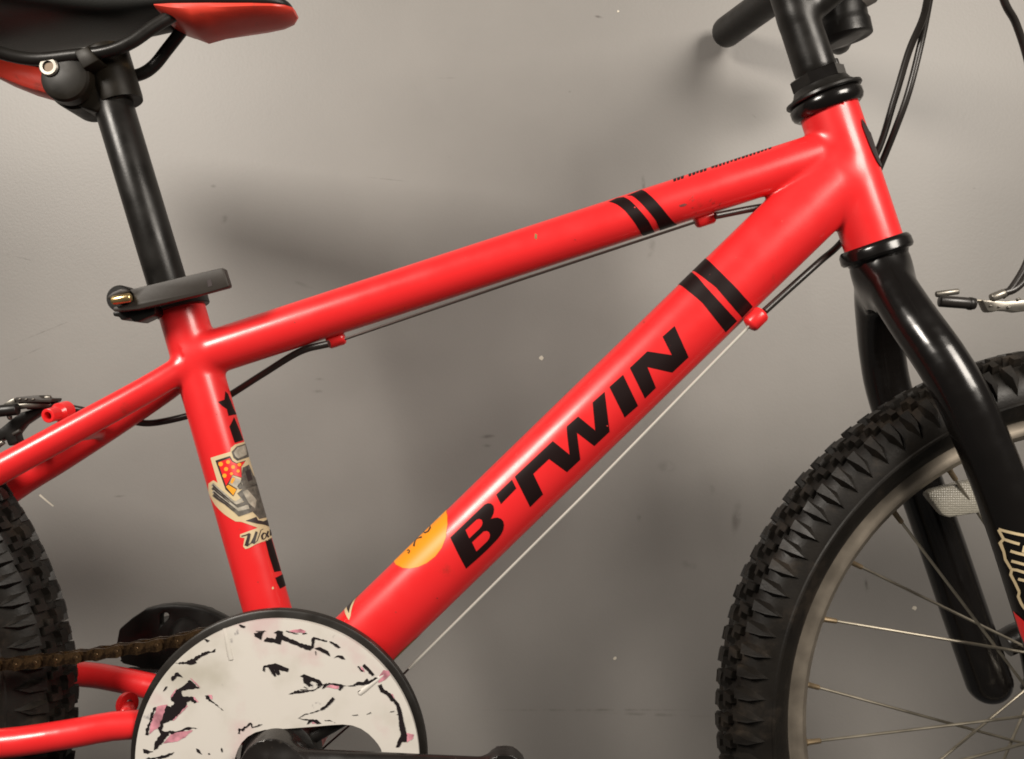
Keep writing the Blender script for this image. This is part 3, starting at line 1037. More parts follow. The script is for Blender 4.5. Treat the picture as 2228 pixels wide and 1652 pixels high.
tube("brake_wire", [Q(892, 1453, .0), Q(800, 1544, .002), Q(690, 1640, .004)], .0007, M_INNERDARK, bike, 8)

# ---------------- seat post, clamp and saddle
sp_dir = (Q(362, 610) - Q(252, 245))
sp_dir /= np.linalg.norm(sp_dir)
post_top = Q(240, 205)
rod("seat_post", post_top, Q(385, 686), .0128, M_BLKPOST, bike, 48, .1)
collar_t = Q(388, 650)
ax = -tb_seat.e1
clamp = lathe("seat_clamp", collar_t, ax, [(-.0075, .0150), (-.0075, .0184), (-.0068, .0190), (.0050, .0190), (.0058, .0184), (.0062, .0132)], M_BLKPLASTIC, bike, 48)
zL = Zm(400, 1050, 550 / 2228)
prism_obj("quick_release_lever", zL([(470, 442), (760, 372), (1410, 215), (1960, 88), (2005, 95), (2092, 370), (2080, 400), (1660, 515), (1000, 672), (620, 760), (300, 790), (200, 790), (215, 720), (420, 690), (540, 620), (540, 520)]),
          -.0365, -.0295, M_GUNMETAL, clamp, .0009)
prism_obj("clamp_ear", zL([(200, 800), (480, 760), (900, 690), (890, 850), (760, 900), (620, 965), (520, 960), (490, 900), (340, 940), (300, 880), (210, 870)]), -.026, -.010, M_BLKPLASTIC, clamp, .0010)
lathe("lever_cam", Q(262, 650, -.031), (0, -1, 0), [(-.010, .0085), (.001, .0085), (.002, .0078)], M_BLKPLASTIC, clamp, 32)
prism_obj("lever_cam", zL([(100, 560), (200, 480), (330, 425), (430, 435), (470, 480), (330, 520), (200, 580), (140, 610)]), -.0375, -.028, M_GUNMETAL, clamp, .001)
rod("pivot_barrel", Q(243, 655, -.039), Q(287, 647, -.039), .0030, mat("worn_brass", (0.60, 0.44, 0.20), 0.25, metal=0.9, var=0.2, var_scale=200), clamp, 20, .5)
prism_obj("lever_mark", zL([(1735, 290), (1800, 270), (1820, 380), (1750, 400)]), -.0367, -.036, M_DARKPRINT, clamp, 0)

# saddle clamp
seat_clamp_c = Q(137, 166, 0)
sc = lathe("saddle_clamp", Q(137, 166, -.024), (0, 1, 0), [(0, .0105), (.0012, .0145), (.003, .0158), (.010, .0162), (.0105, .0150), (.014, .0150), (.0145, .0172), (.044, .0172), (.0445, .0150), (.048, .0158), (.052, .0120)], M_CLAMP, bike, 48)
lathe("clamp_sleeve", Q(262, 222), -sp_dir, [(-.001, .0130), (-.001, .0145), (.002, .0149), (.034, .0149), (.036, .0140)], M_CLAMP, sc, 40)
prism_obj("clamp_block", [(150, 120), (235, 100), (275, 200), (210, 245), (150, 225)], -.012, .012, M_CLAMP, sc, .002)
bc = Q(104, 144, -.0258)
lathe("clamp_bolt", bc, (0, 1, 0), [(.0, .0036), (.0, .0054), (.0008, .0062), (.008, .0062), (.008, .0036)], M_ALLOY, sc, 32, closed=True)
lathe("clamp_bolt", bc + np.array([0, .0012, 0]), (0, 1, 0), [(.0, .0001), (.0, .0036), (.004, .0036)], M_SOCKET, sc, 6)
prism_obj("clamp_block", [(160, 112), (190, 100), (215, 130), (180, 150)], -.027, -.006, M_CLAMP, sc, .001)

# saddle shell: lofted sections (x on the grid in the middle plane)
secs = [(-300, .070, -70, 60), (-200, .074, -78, 72), (-100, .072, -70, 74), (0, .060, -58, 70), (100, .045, -48, 70), (180, .036, -42, 68), (262, .029, -36, 66), (330, .025, -30, 55),
        (372, .0238, -26, 46), (440, .0230, -20, 41), (500, .0220, -14, 39), (560, .0205, -6, 37), (605, .0180, 2, 34), (628, .0140, 10, 31), (640, .0080, 17, 28)]
V, F = [], []
ns = 20
for (px, w, zt, zb) in secs:
    x = (px - CX) * K
    top, bot = (CY - zt) * K + ZC, (CY - zb) * K + ZC
    for j in range(ns):
        a = 2 * math.pi * j / ns
        cy, sy = math.cos(a), math.sin(a)
        yy = w * math.copysign(abs(cy) ** 0.6, cy)
        if sy >= 0:
            zz = bot + 0.35 * (top - bot) + 0.65 * (top - bot) * abs(sy) ** 0.7
        else:
            zz = bot + 0.35 * (top - bot) * (1 - abs(sy) ** 0.5)
        V.append((x, yy, zz))
for i in range(len(secs) - 1):
    for j in range(ns):
        F.append((i * ns + j, i * ns + (j + 1) % ns, (i + 1) * ns + (j + 1) % ns, (i + 1) * ns + j))
F.append(tuple(range(ns))[::-1])
F.append(tuple(range((len(secs) - 1) * ns, len(secs) * ns)))
bm = bmesh.new()
vv = [bm.verts.new(v) for v in V]
for f in F:
    bm.faces.new([vv[i] for i in f])
saddle = bmobj("saddle", bm, M_SADDLE, bike, True, 50)
sm = saddle.modifiers.new("sub", 'SUBSURF')
sm.levels = sm.render_levels = 2

# red nose trim
ns2 = [(366, .0240, 42, 46, 48), (400, .0240, 40, 58, 66), (442, .0236, 39, 64, 84), (475, .0232, 38, 58, 74), (520, .0222, 37, 53, 62), (565, .0208, 35, 48, 56), (605, .0184, 33, 43, 50), (630, .0142, 30, 38, 42), (643, .0080, 27, 31, 33)]
V, F = [], []
for (px, w, u, m_, b_) in ns2:
    x = (px - CX) * K
    zz = lambda p: (CY - p) * K + ZC
    for (yy, z) in [(-w, zz(u)), (-w * 1.02, zz(u + (m_ - u) * .5)), (-w * .92, zz(m_)), (-w * .5, zz(b_ - (b_ - m_) * .12)), (0, zz(b_)), (w * .5, zz(b_ - (b_ - m_) * .12)), (w * .92, zz(m_)), (w * 1.02, zz(u + (m_ - u) * .5)), (w, zz(u)), (0, zz(u - 3))]:
        V.append((x, yy, z))
n2 = 10
for i in range(len(ns2) - 1):
    for j in range(n2):
        F.append((i * n2 + j, i * n2 + (j + 1) % n2, (i + 1) * n2 + (j + 1) % n2, (i + 1) * n2 + j))
F.append(tuple(range(n2))[::-1])
F.append(tuple(range((len(ns2) - 1) * n2, len(ns2) * n2)))
bm = bmesh.new()
vv = [bm.verts.new(v) for v in V]
for f in F:
    bm.faces.new([vv[i] for i in f])
nose = bmobj("nose_trim", bm, M_REDPLASTIC, saddle, True, 42)
prism_obj("tail_trim", [(-120, 90), (0, 120), (60, 140), (120, 150), (125, 205), (95, 203), (50, 190), (0, 170), (-60, 140), (-120, 110)], .012, .034, M_REDPLASTIC, saddle, .003)
# rails
tube("saddle_rail", catmull([Q(-60, 98, -.034), Q(60, 128, -.024), Q(165, 121, -.022), Q(235, 112, -.022), Q(285, 92, -.021), Q(335, 58, -.018), Q(385, 28, -.014)], 8), .0042, M_BLKPOST, saddle, 16)
tube("saddle_rail", catmull([Q(60, 150, .024), Q(170, 168, .022), Q(268, 166, .022), Q(305, 162, .022), Q(335, 143, .021), Q(365, 106, .019), Q(405, 55, .015)], 8), .0042, M_BLKPLASTIC, saddle, 16)

# ---------------- headset, stem, handlebar
up = HEAD_T - HEAD_B
up /= np.linalg.norm(up)
px_ = K
cup = lathe("headset_cup", HEAD_T, up, [(-.0012, .018), (-.0012, .0210), (.0004, .0230), (.0028, .0240), (.0065, .0240), (.0086, .0228), (.0090, .0215)], M_BLKPAINT, bike, 56)
lathe("headset_seal", HEAD_T, up, [(.0088, .021), (.0092, .0246), (.0100, .0253), (.0116, .0250), (.0124, .0222), (.0150, .0192), (.0172, .0182), (.0180, .0178)], M_BLKPLASTIC, cup, 56)
lathe("lock_nut", HEAD_T, up, [(.0176, .0172), (.0184, .0182), (.0255, .0182), (.0263, .0170), (.0265, .0140)], M_BLKPAINT, cup, 6, phase=0.35, sharp=25)
lcup = lathe("headset_cup", HEAD_B, -up, [(-.0022, .0185), (-.0022, .0215), (-.0012, .0226), (.0010, .0236), (.0056, .0238), (.0074, .0226), (.0080, .0200), (.0120, .0184), (.0150, .0180)], M_BLKPAINT, bike, 56)

stem = implicit([('stem', 'cyl', (HEAD_T + up * .030, HEAD_T + up * .112, .0138, .0126, 1.0, False)),
                 ('stem', 'cyl', (HEAD_T + up * .066, Q(1990, -190), .0112, .0145, 1.0, False)),
                 ('stem', 'cyl', (Q(1985, -206) + np.array([0, -.024, 0]), Q(1985, -206) + np.array([0, .024, 0]), .0185, .0185)),
                 ], k=0.0045, cell=0.0020)
stem_o = implicit_obj("stem", stem['stem'], M_BLKPOST, bike)
rod("stem_bolt", HEAD_T + up * .0262 + np.array([.0128, -.004, 0]), HEAD_T + up * .0345 + np.array([.0128, -.004, 0]), .0028, M_BLKPLASTIC, stem_o)

far_end = Q(1578, 72, .245)
bar_c = Q(1985, -206)
bar_pts = [far_end, far_end + (bar_c - far_end) * .33 + np.array([0, 0, .002]), bar_c + (far_end - bar_c) * .30 + np.array([0, 0, .012]), bar_c + np.array([-.004, .05, 0]), bar_c,
           bar_c + np.array([-.004, -.05, 0])]
bar_pts += [np.array([p[0], -p[1], p[2]]) for p in bar_pts[:3][::-1]]
bar = tube("handlebar", catmull(bar_pts, 8), .0111, M_BLKPOST, bike, 24)
gd = (bar_pts[1] - far_end)
gd /= np.linalg.norm(gd)
for s in (1, -1):
    e0 = far_end * np.array([1, s, 1])
    g = gd * np.array([1, s, 1])
    prof = [(-.0035, .0070), (-.0030, .0105), (-.0015, .0130), (.0005, .0141), (.004, .0145), (.05, .0140)]
    prof += [(.110, .0140), (.111, .0115)]
    lathe("grip", e0, g, prof, M_BLKPLASTIC, bar, 28)
    if s < 0:
        continue      # the photograph shows no lever on this side
    # brake lever: clamp, body and blade hanging from the bar
    b0 = e0 + g * .128
    lv = lathe("brake_lever", b0, g, [(-.007, .0112), (-.007, .0150), (-.006, .0158), (.006, .0158), (.007, .0150), (.007, .0112)], M_BLKPLASTIC, bar, 28)
    q = lambda dx, dy, dz: b0 + np.array([dx, dy * s, dz])
    bm = bmesh.new()
    sweep(bm, catmull([q(.006, .0, -.004), q(.018, .006, -.010), q(.034, .012, -.020), q(.046, .030, -.030), q(.050, .060, -.036)], 6), [.011] * 6 + [.0125] * 6 + [.0125] * 6 + [.009] * 6 + [.007], 18)
    bmobj("brake_lever", bm, M_BLKPLASTIC, bar)
# lever body seen beside the stem: rounded housing with a pale cap
bm = bmesh.new()
sweep(bm, catmull([Q(1815, -60, .05), Q(1822, -20, .05), Q(1828, 20, .05), Q(1834, 55, .05), Q(1838, 84, .05), Q(1840, 92, .05)], 5),
      list(np.concatenate([np.full(5, .0165), np.full(5, .0175), np.full(5, .0180), np.linspace(.0190, .0196, 5), np.linspace(.0196, .012, 5), [.006]])), 24)
bmobj("brake_lever", bm, M_BLKPLASTIC, bar)
lathe("lever_cap", Q(1842, 6, .045), (0.55, -.1, .45), [(.0, .010), (.016, .0135), (.0185, .0125), (.0190, .008)], mat("grey_plastic_cap", (0.20, 0.18, 0.16), 0.45), bar, 28)

# ---------------- fork
near_leg = catmull([Q(1918, 585, -.004), Q(1946, 635, -.018), Q(1992, 705, -.034), Q(2042, 775, -.046), Q(2090, 855, -.053), Q(2131, 945, -.055), Q(2167, 1032, -.055), Q(2214, 1165, -.055), Q(2268, 1334, -.055), Q(2335, 1545, -.055)], 4)
far_leg = catmull([Q(1914, 585, .004), Q(1910, 640, .020), Q(1913, 700, .036), Q(1919, 765, .048), Q(1933, 845, .054), Q(1968, 955, .055), Q(2008, 1070, .055), Q(2050, 1188, .055), Q(2092, 1312, .055), Q(2151, 1482, .055)], 4)
fk = implicit([('crown', 'cyl', (HEAD_B - up * .011, HEAD_B - up * .040, .0180, .0172)),
               ('leg', 'poly', (near_leg, .0152, .0160)),
               ('leg_far', 'poly', (far_leg, .0155, .0163))], k=0.009, cell=0.0021)
fork = implicit_obj("fork", fk['crown'], M_BLKPAINT, bike)
leg_near = implicit_obj("leg", fk['leg'], M_BLKPAINT, fork)
leg_far = implicit_obj("leg", fk['leg_far'], M_BLKPAINT, fork)
# dropouts
HUB = Q(2365, 1557)
for s, P0 in ((1, Q(2185, 1400, .056)), (-1, Q(2345, 1440, -.056))):
    bm = bmesh.new()
    sweep(bm, catmull([P0, P0 * .6 + (HUB + np.array([0, s * .056, .012])) * .4 + np.array([.006, 0, .012]), HUB + np.array([0, s * .056, 0])], 6), [.010] * 6 + [.008] * 6 + [.012], 14)
    bmobj("dropout", bm, M_BLKPAINT, fork)
# outlined script on the near leg
zK = Zm(3850, 2050, 246 / 813)
tb_leg = Tube(Q(2167, 1032, -.055), Q(2268, 1334, -.055), .0160)
bm = bmesh.new()
for i, pl in enumerate([[(480, 220), (640, 265), (830, 305)], [(478, 225), (545, 350), (640, 385), (755, 418)], [(548, 352), (502, 400), (550, 520), (570, 620), (645, 745)],
                        [(635, 508), (720, 535), (830, 562)], [(820, 440), (800, 530)], [(648, 640), (730, 662), (830, 690)], [(645, 748), (720, 760), (830, 795)],
                        [(655, 755), (642, 820), (700, 930), (755, 1050)], [(738, 878), (830, 902)], [(755, 1050), (742, 1110), (780, 1200), (830, 1275)],
                        [(870, 230), (1010, 560), (1000, 760), (1120, 1150)], [(840, 300), (1000, 360)]]):
    tb_leg.decal(bm, zK(stroke_poly(pl, 36)), lift=0.0003 + i * 0.00001, wrap=0.1)
tb_leg.finish("fork_lettering", bm, M_CREAM, fork)
tb_leg.obj("fork_decal", zK([(675, 1300), (760, 1380), (1050, 1640), (1100, 1900), (880, 1850), (770, 1600)]), M_RED, fork, lift=0.0004)

# ---------------- front brake (arms meet in front of the fork)
zV = Zm(3700, 1100, 396 / 2228)
P_ = lambda x, y, d=0.0: Q(*zV([(x, y)])[0], d)
fb = rod("brake", P_(330, 590, .0), P_(1120, 650, .0), .0040, M_CABLE, bike, 20, .1)
rod("boot_end", P_(940, 640, .0), P_(1090, 655, .0), .0044, M_BLKPLASTIC, fb, 20, .3)
rod("brake_bolt", P_(240, 440, .004), P_(760, 370, .004), .0021, M_ALLOY, fb, 16, .4)
tube("brake_wire", [P_(1080, 580), P_(1320, 585)], .0008, M_SPOKE, fb, 8)
prism_obj("brake_arm", zV([(1280, 560), (1330, 640), (1400, 790), (1440, 830), (1540, 835), (1680, 795), (1900, 805), (2080, 840), (2400, 800), (2600, 560), (2200, 560), (1800, 590)]), -.002, .006, M_ALLOY, fb, .0009)
rod("cable_barrel", P_(1480, 530, -.001), P_(1800, 400, -.001), .0030, M_ALLOY, fb, 20, .3)
for xx, yy, rr in ((1500, 690, 36), (1690, 710, 36), (1910, 720, 52), (2130, 545, 45)):
    lathe("brake_bolt", P_(xx, yy, -.0036), (0, 1, 0), [(0, rr * 1.1e-5), (.0004, rr * 2.2e-5), (.003, rr * 2.2e-5)], M_ALLOY, fb, 14)
tube("cable_pipe", catmull([P_(1800, 400), P_(2000, 330), P_(2180, 180), P_(2300, 0)], 6), .0026, M_CABLE, fb, 12)

# ---------------- rear brake, half in view
zW = Zm(0, 1550, 400 / 2203)
rb = prism_obj("brake", zW([(-200, 1000), (0, 900), (250, 690), (430, 560), (720, 470), (1250, 430), (900, 560), (500, 830), (330, 1040), (390, 1210), (180, 1310), (100, 1120), (-200, 1280)]), .004, .014, M_BLKPLASTIC, bike, .0015)
prism_obj("brake_block", zW([(320, 225), (560, 195), (850, 172), (935, 240), (1150, 245), (1120, 330), (700, 325), (350, 340)]), -.006, .008, M_GUNMETAL, rb, .0008)
prism_obj("brake_arm", zW([(35, 400), (130, 320), (300, 232), (345, 345), (200, 385)]), -.004, .008, M_ALLOY, rb, .0008)
P2 = lambda x, y, d=0.0: Q(*zW([(x, y)])[0], d)
tube("cable_pipe", catmull([P2(330, 420, -.002), P2(600, 385, -.002), P2(900, 370, 0), P2(1150, 390, .004), P2(1320, 425, .008)], 6), [.0026] * 12 + [.0022] * 13, M_ALLOY, rb, 14)
rod("brake_bolt", P2(990, 225, -.001), P2(1120, 225, -.001), .0016, M_ALLOY, rb, 14, .3)
rod("brake_pivot", P2(-250, 545, -.008), P2(400, 480, -.008), .0040, M_BLKPLASTIC, rb, 20, .2)
rod("brake_bolt", P2(290, 1040, -.002), P2(450, 950, -.002), .0014, M_GUNMETAL, rb, 12, .2)
rod("brake_bolt", P2(-60, 1300, -.002), P2(80, 1200, -.002), .0018, M_ALLOY, rb, 12, .2)
for xx in (430, 570, 725):
    rod("brake_bolt", P2(xx - 28, 275, -.0064), P2(xx + 28, 248, -.0064), .0005, M_ALLOY, rb, 8, .2)
rod("brake_bolt", P2(180, 660, -.006), P2(240, 640, -.006), .0022, M_ALLOY, rb, 12, .3)

# ---------------- wheels
cs = np.array([(0, 245.0), (6, 244.5), (12, 242.6), (17, 239.4), (21, 235), (23.8, 229.5), (25, 223.5), (24.9, 220.2), (25.7, 219.4), (25.7, 218.2), (24.6, 217.2), (22.4, 212.5), (18.5, 208.5), (15, 206.4), (12, 205.5)]) / 1000
arcl = np.concatenate([[0], np.cumsum(np.linalg.norm(np.diff(cs, axis=0), axis=1))])


def prof_at(u):
    s = abs(u)
    y = np.interp(s, arcl, cs[:, 0])
    r = np.interp(s, arcl, cs[:, 1])
    e = 1e-3
    ty = np.interp(s + e, arcl, cs[:, 0]) - np.interp(max(s - e, 0), arcl, cs[:, 0])
    tr = np.interp(s + e, arcl, cs[:, 1]) - np.interp(max(s - e, 0), arcl, cs[:, 1])
    n = np.array([-tr, ty])
    n /= np.linalg.norm(n)
    if s < 1e-4:
        n = np.array([0, 1.0])
    sg = 1 if u >= 0 else -1
    return sg * y, r, sg * n[0], n[1]


def tyre_mesh():
    V, F = [], []
    seg = 160
    ring = [(c[0], c[1]) for c in cs[::-1]] + [(-c[0], c[1]) for c in cs[1:]]
    m = len(ring)
    for i in range(seg):
        a = 2 * math.pi * i / seg
        for (y, r) in ring:
            V.append((r * math.cos(a), y, r * math.sin(a)))
    for i in range(seg):
        for j in range(m - 1):
            F.append((i * m + j, i * m + j + 1, ((i + 1) % seg) * m + j + 1, ((i + 1) % seg) * m + j))

    def knob(phi, foot, top, h, side):
        """foot/top: (a, u) mm polygons; h list of heights mm for top verts"""
        base = len(V)
        for (lst, hs) in ((foot, [-0.6] * len(foot)), (top, h)):
            for (aa, u), hh in zip(lst, hs):
                y, r, ny, nr = prof_at(side * u / 1000)
                ph = phi + aa / 1000 / 0.240
                rr = r + nr * hh / 1000
                V.append((rr * math.cos(ph), y + ny * hh / 1000, rr * math.sin(ph)))
        k = len(foot)
        for j in range(k):
            F.append((base + j, base + (j + 1) % k, base + k + (j + 1) % k, base + k + j))
        F.append(tuple(base + k + j for j in range(k)))
    n = 104
    for i in range(n):
        p = 2 * math.pi * i / n
        jt = random.uniform(-.25, .25)
        for side in (1, -1):
            q = p + (math.pi / n if side < 0 else 0)
            # pointed shoulder knob
            foot = [(-4.4, 16.4), (4.2, 16.8), (5.2, 25.0), (0.8, 37.0), (-5.0, 25.8)]
            top = [(-3.4, 17.4), (3.2, 17.8), (1.8, 25.4), (0.6, 32.0), (-1.6, 25.8)]
            knob(q, foot, top, [5.0 + jt, 5.0, 6.4 + jt, 2.6 + jt, 6.4], side)
            # inner blocks
            if i % 2 == 0:
                foot = [(-5.2, 8.2), (4.6, 9.4), (5.6, 12.4), (1.2, 12.6), (1.6, 16.4), (-4.4, 15.4)]
                top = [(-4.4, 8.9), (3.8, 9.9), (4.6, 11.8), (0.5, 12.0), (0.8, 15.6), (-3.7, 14.8)]
            else:
                foot = [(-4.8, 7.2), (4.4, 6.4), (5.0, 10.6), (0.8, 10.9), (0.6, 14.6), (-5.2, 14.4)]
                top = [(-4.1, 7.8), (3.6, 7.1), (4.2, 10.0), (0.1, 10.3), (0.0, 13.8), (-4.5, 13.7)]
            knob(q + math.pi / n * .9, foot, top, [5.2 + jt * 2] * 6, side)
        foot = [(-5.2, -5.2), (0.2, -3.6), (5.2, -5.4), (5.0, 2.6), (0, 5.2), (-5.0, 2.8)]
        foot = [(a_, u_) for a_, u_ in foot]
        top = [(a_ * .88, u_ * .86) for a_, u_ in foot]
        knob(p + .5 * math.pi / n, foot, top, [4.8 + jt] * 6, 1)
    return V, F


def lathe_mesh(bm, ring, seg=128):
    rings = []
    for i in range(seg):
        a = 2 * math.pi * i / seg
        rings.append([bm.verts.new((r * math.cos(a), y, r * math.sin(a))) for (y, r) in ring])
    m = len(ring)
    for i in range(seg):
        for j in range(m):
            A, B = rings[i], rings[(i + 1) % seg]
            bm.faces.new((A[j], A[(j + 1) % m], B[(j + 1) % m], B[j]))


wheel = bpy.data.objects.new("wheel", None)
wheel.empty_display_size = 0.05
C.objects.link(wheel)
wheel.location = tuple(HUB)
wheel.parent = bike
V, F = tyre_mesh()
tyre = pyobj("tyre", V, F, M_RUBBER, wheel, True, 34)
bm = bmesh.new()
lathe_mesh(bm, [(-.0118, .2105), (-.0132, .2100), (-.0136, .2080), (-.0130, .2060), (-.0128, .2000), (-.0132, .1985), (-.0128, .1960), (-.0090, .1925), (-.004, .1915), (.004, .1915), (.0090, .1925), (.0128, .1960),
                (.0132, .1985), (.0128, .2000), (.0130, .2060), (.0136, .2080), (.0132, .2100), (.0118, .2105), (.010, .2040), (-.010, .2040)])
bmobj("rim", bm, M_RIM, wheel, True, 35)
lathe("hub", (0, -.05, 0), (0, 1, 0), [(0, .005), (.016, .006), (.017, .014), (.020, .0235), (.0235, .0235), (.026, .015), (.050, .013), (.074, .015), (.0765, .0235), (.080, .0235), (.083, .014), (.084, .006), (.10, .005)], M_STEEL, wheel, 36)


def spoke(a, b):
    a, b = np.array(a), np.array(b)
    d = (b - a) / np.linalg.norm(b - a)
    tube("spoke", [a, (a + b) / 2, b], .0010, M_SPOKE, wheel, 8)
    lathe("spoke_nipple", a - d * .001, d, [(0, .0024), (.004, .0024), (.0048, .0019), (.0125, .0017), (.0132, .0009)], M_BRASS, wheel, 10)


H3 = np.array(HUB)
expl = [((1857, 1228), (2340, 1461), .029), ((1794, 1350), (2345, 1439), -.029), ((1756, 1488), (2345, 1650), .029), ((1751, 1616), (2345, 1545), -.029), ((1948, 1116), (2300, 1585), -.029),
        ((2070, 1032), (2330, 1424), .029), ((1842, 1830), (2330, 1419), .029), ((1770, 1738), (2345, 1588), -.029)]
for (a, b, d) in expl:
    na = Q(a[0], a[1], 0) - H3
    na = na / np.linalg.norm(na) * .1925
    spoke(na, Q(b[0], b[1], d) - H3)
for k_ in range(20):
    an = math.radians(180 - 60.6 - 12.86 * (k_ + 1))
    sgn = 1 if (k_ // 2) % 2 == 0 else -1
    sd = 1 if k_ % 2 == 0 else -1
    fa = an + sgn * math.radians(62)
    spoke((.1925 * math.cos(an), 0, .1925 * math.sin(an)), (.021 * math.cos(fa), sd * .0295, .021 * math.sin(fa)))
prism_o = prism_obj("spoke_reflector", Zm(2796, 1500, 1300 / 2228)([(1568, 830), (1580, 808), (1610, 790), (1850, 728), (1990, 700), (2060, 900), (1930, 945), (1720, 978), (1690, 972), (1665, 950)]), .004, .013, M_REFLECT, bike, .0012)
prism_o.parent = wheel
prism_o.matrix_parent_inverse = Matrix.Translation(-Vector(HUB))

# rear wheel: a copy of the wheel and each of its parts
REAR = Q(-648, 1540)
rear = wheel.copy()
C.objects.link(rear)
rear.location = tuple(REAR)
rear.parent = bike
for ch in list(wheel.children):
    if ch.name.startswith("spoke_reflector"):
        continue
    c = ch.copy()
    C.objects.link(c)
    c.parent = rear
# ---------------- chain
def link_mesh(outer):
    bm = bmesh.new()
    p = .0127
    for s in (-1, 1):
        y = s * (.0034 if outer else .0022)
        th = .0010
        pts = []
        R_ = .0039
        for i in range(9):
            a = math.radians(90 + 180 * i / 8)
            pts.append((R_ * math.cos(a), R_ * math.sin(a)))
        pts.append((p / 2, -.0030))
        for i in range(9):
            a = math.radians(-90 + 180 * i / 8)
            pts.append((p + R_ * math.cos(a), R_ * math.sin(a)))
        pts.append((p / 2, .0030))
        v0 = [bm.verts.new((a, y - th / 2, b)) for a, b in pts]
        v1 = [bm.verts.new((a, y + th / 2, b)) for a, b in pts]
        bm.faces.new(v0)
        bm.faces.new(v1[::-1])
        for i in range(len(pts)):
            j = (i + 1) % len(pts)
            bm.faces.new((v0[i], v0[j], v1[j], v1[i]))
    for q in (0, p):
        w = .0041 if outer else .0018
        r_ = .0015 if outer else .0034
        revolve(bm, (q, -w, 0), (0, 1, 0), [(0, r_ * .8), (.0003, r_), (2 * w - .0003, r_), (2 * w, r_ * .8)], 12)
    bmesh.ops.recalc_face_normals(bm, faces=bm.faces)
    me = bpy.data.meshes.new("link")
    bm.to_mesh(me)
    bm.free()
    me.materials.append(M_CHAIN)
    me.polygons.foreach_set("use_smooth", [True] * len(me.polygons))
    me.set_sharp_from_angle(angle=math.radians(35))
    return me


CH_Y = -.043
ring_c = BB + np.array([0, CH_Y, 0])
path = catmull([Q(560, 1352, CH_Y), Q(470, 1372, CH_Y), Q(376, 1396, CH_Y), Q(270, 1413, CH_Y), Q(171, 1428, CH_Y), Q(95, 1437, CH_Y), Q(17, 1445, CH_Y), Q(-120, 1455, CH_Y), Q(-400, 1468, CH_Y), Q(-690, 1470, CH_Y)], 30)
path = np.array(path)
sl = np.concatenate([[0], np.cumsum(np.linalg.norm(np.diff(path, axis=0), axis=1))])
chain = bpy.data.objects.new("chain", None)
chain.location = tuple(path[0])
chain.empty_display_size = 0.02
C.objects.link(chain)
chain.parent = bike
mi, mo = link_mesh(False), link_mesh(True)
nl = int(sl[-1] / .0127)
for i in range(nl):
    s0, s1 = i * .0127, (i + 1) * .0127
    a = np.array([np.interp(s0, sl, path[:, k]) for k in range(3)])
    b = np.array([np.interp(s1, sl, path[:, k]) for k in range(3)])
    o = bpy.data.objects.new("link", mo if i % 2 else mi)
    o.location = tuple(a - path[0])
    d = b - a
    o.rotation_euler = (random.uniform(-.02, .02), -math.atan2(d[2], d[0]), 0)
    C.objects.link(o)
    o.parent = chain

# ---------------- chain guard, chainring and crank
GY = -.0540
gc = np.array([BB[0], 0, BB[2]])
RB = .0920
guard = lathe("chain_guard", gc + np.array([0, -.0500, 0]), (0, 1, 0), [(.0, RB - .0015), (.0006, RB - .0004), (.0018, RB), (.0055, RB), (.0062, RB - .0012), (.0062, RB - .018), (.0048, RB - .018), (.0, RB - .016)], mat("worn_black_plastic", (0.014, 0.012, 0.010), 0.36, var=0.3, var_scale=40, dirt=(0.11, 0.095, 0.075), dirt_scale=22, dirt_lo=0.56, dirt_hi=0.80, rough_var=0.1), bike, 128, closed=True)
# white disc with the opening around the crank
cpx, cpy = 603, 1657
Rw = .0872
f_ = (CAM_D + GY) / CAM_D
rw_px = Rw / (K * f_)
circle = [(cpx + rw_px * math.cos(2 * math.pi * i / 120), cpy + rw_px * math.sin(2 * math.pi * i / 120)) for i in range(120)]
z4 = Zm(500, 2400, 600 / 1556)
z5 = Zm(1000, 2400, 720 / 1867)
up_edge = z4([(1120, 1720), (1140, 1640), (1170, 1550), (1210, 1480), (1270, 1420), (1350, 1375), (1450, 1348)]) + \
    z5([(200, 1345), (400, 1335), (620, 1318), (850, 1298), (960, 1292), (1060, 1302), (1150, 1335), (1230, 1390), (1290, 1450), (1330, 1500), (1360, 1550), (1375, 1620), (1378, 1680)])
hole = up_edge + [(p[0], 2 * cpy - p[1]) for p in up_edge[::-1]]
bm = bmesh.new()
prism(bm, circle, GY, GY + .0034, 0.0, [hole])
disc = bmobj("guard_disc", bm, M_DISC, guard, False)
# embossed ribs on the disc
for (p0, p1) in (((489, 1368), (504, 1434)), ((842, 1462), (783, 1508))):
    a, b = Q(*p0, GY + .0012), Q(*p1, GY + .0012)
    tube("raised_rib", [a, a * .7 + b * .3, b * .85 + a * .15, b, b + (b - a) * .05], [.0013, .0017, .0021, .0020, .0010], M_DISC, guard, 16)
# printed artwork, plus one dot that paints a rib's shadow
ART_Y = GY - .00018


def art(name, polys, m, dy=0.0):
    for i, pl in enumerate(polys):
        b = poly_faces([(Q(p[0], p[1], ART_Y)[0], Q(p[0], p[1], ART_Y)[2]) for p in pl])
        for v in b.verts:
            v.co = Vector((v.co.x, ART_Y - dy - i * 4e-6, v.co.y))
        me = bpy.data.meshes.new(name)
        b.to_mesh(me)
        b.free()
        link(name, me, m, guard, False)


def rough_edge(pl, amp=1.1, step=5.0):
    out = []
    n = len(pl)
    for i in range(n):
        p, q = pl[i], pl[(i + 1) % n]
        k = max(1, int(math.hypot(q[0] - p[0], q[1] - p[1]) / step))
        for j in range(k):
            out.append((p[0] + (q[0] - p[0]) * j / k + random.uniform(-amp, amp) * (j > 0), p[1] + (q[1] - p[1]) * j / k + random.uniform(-amp, amp) * (j > 0)))
    return out


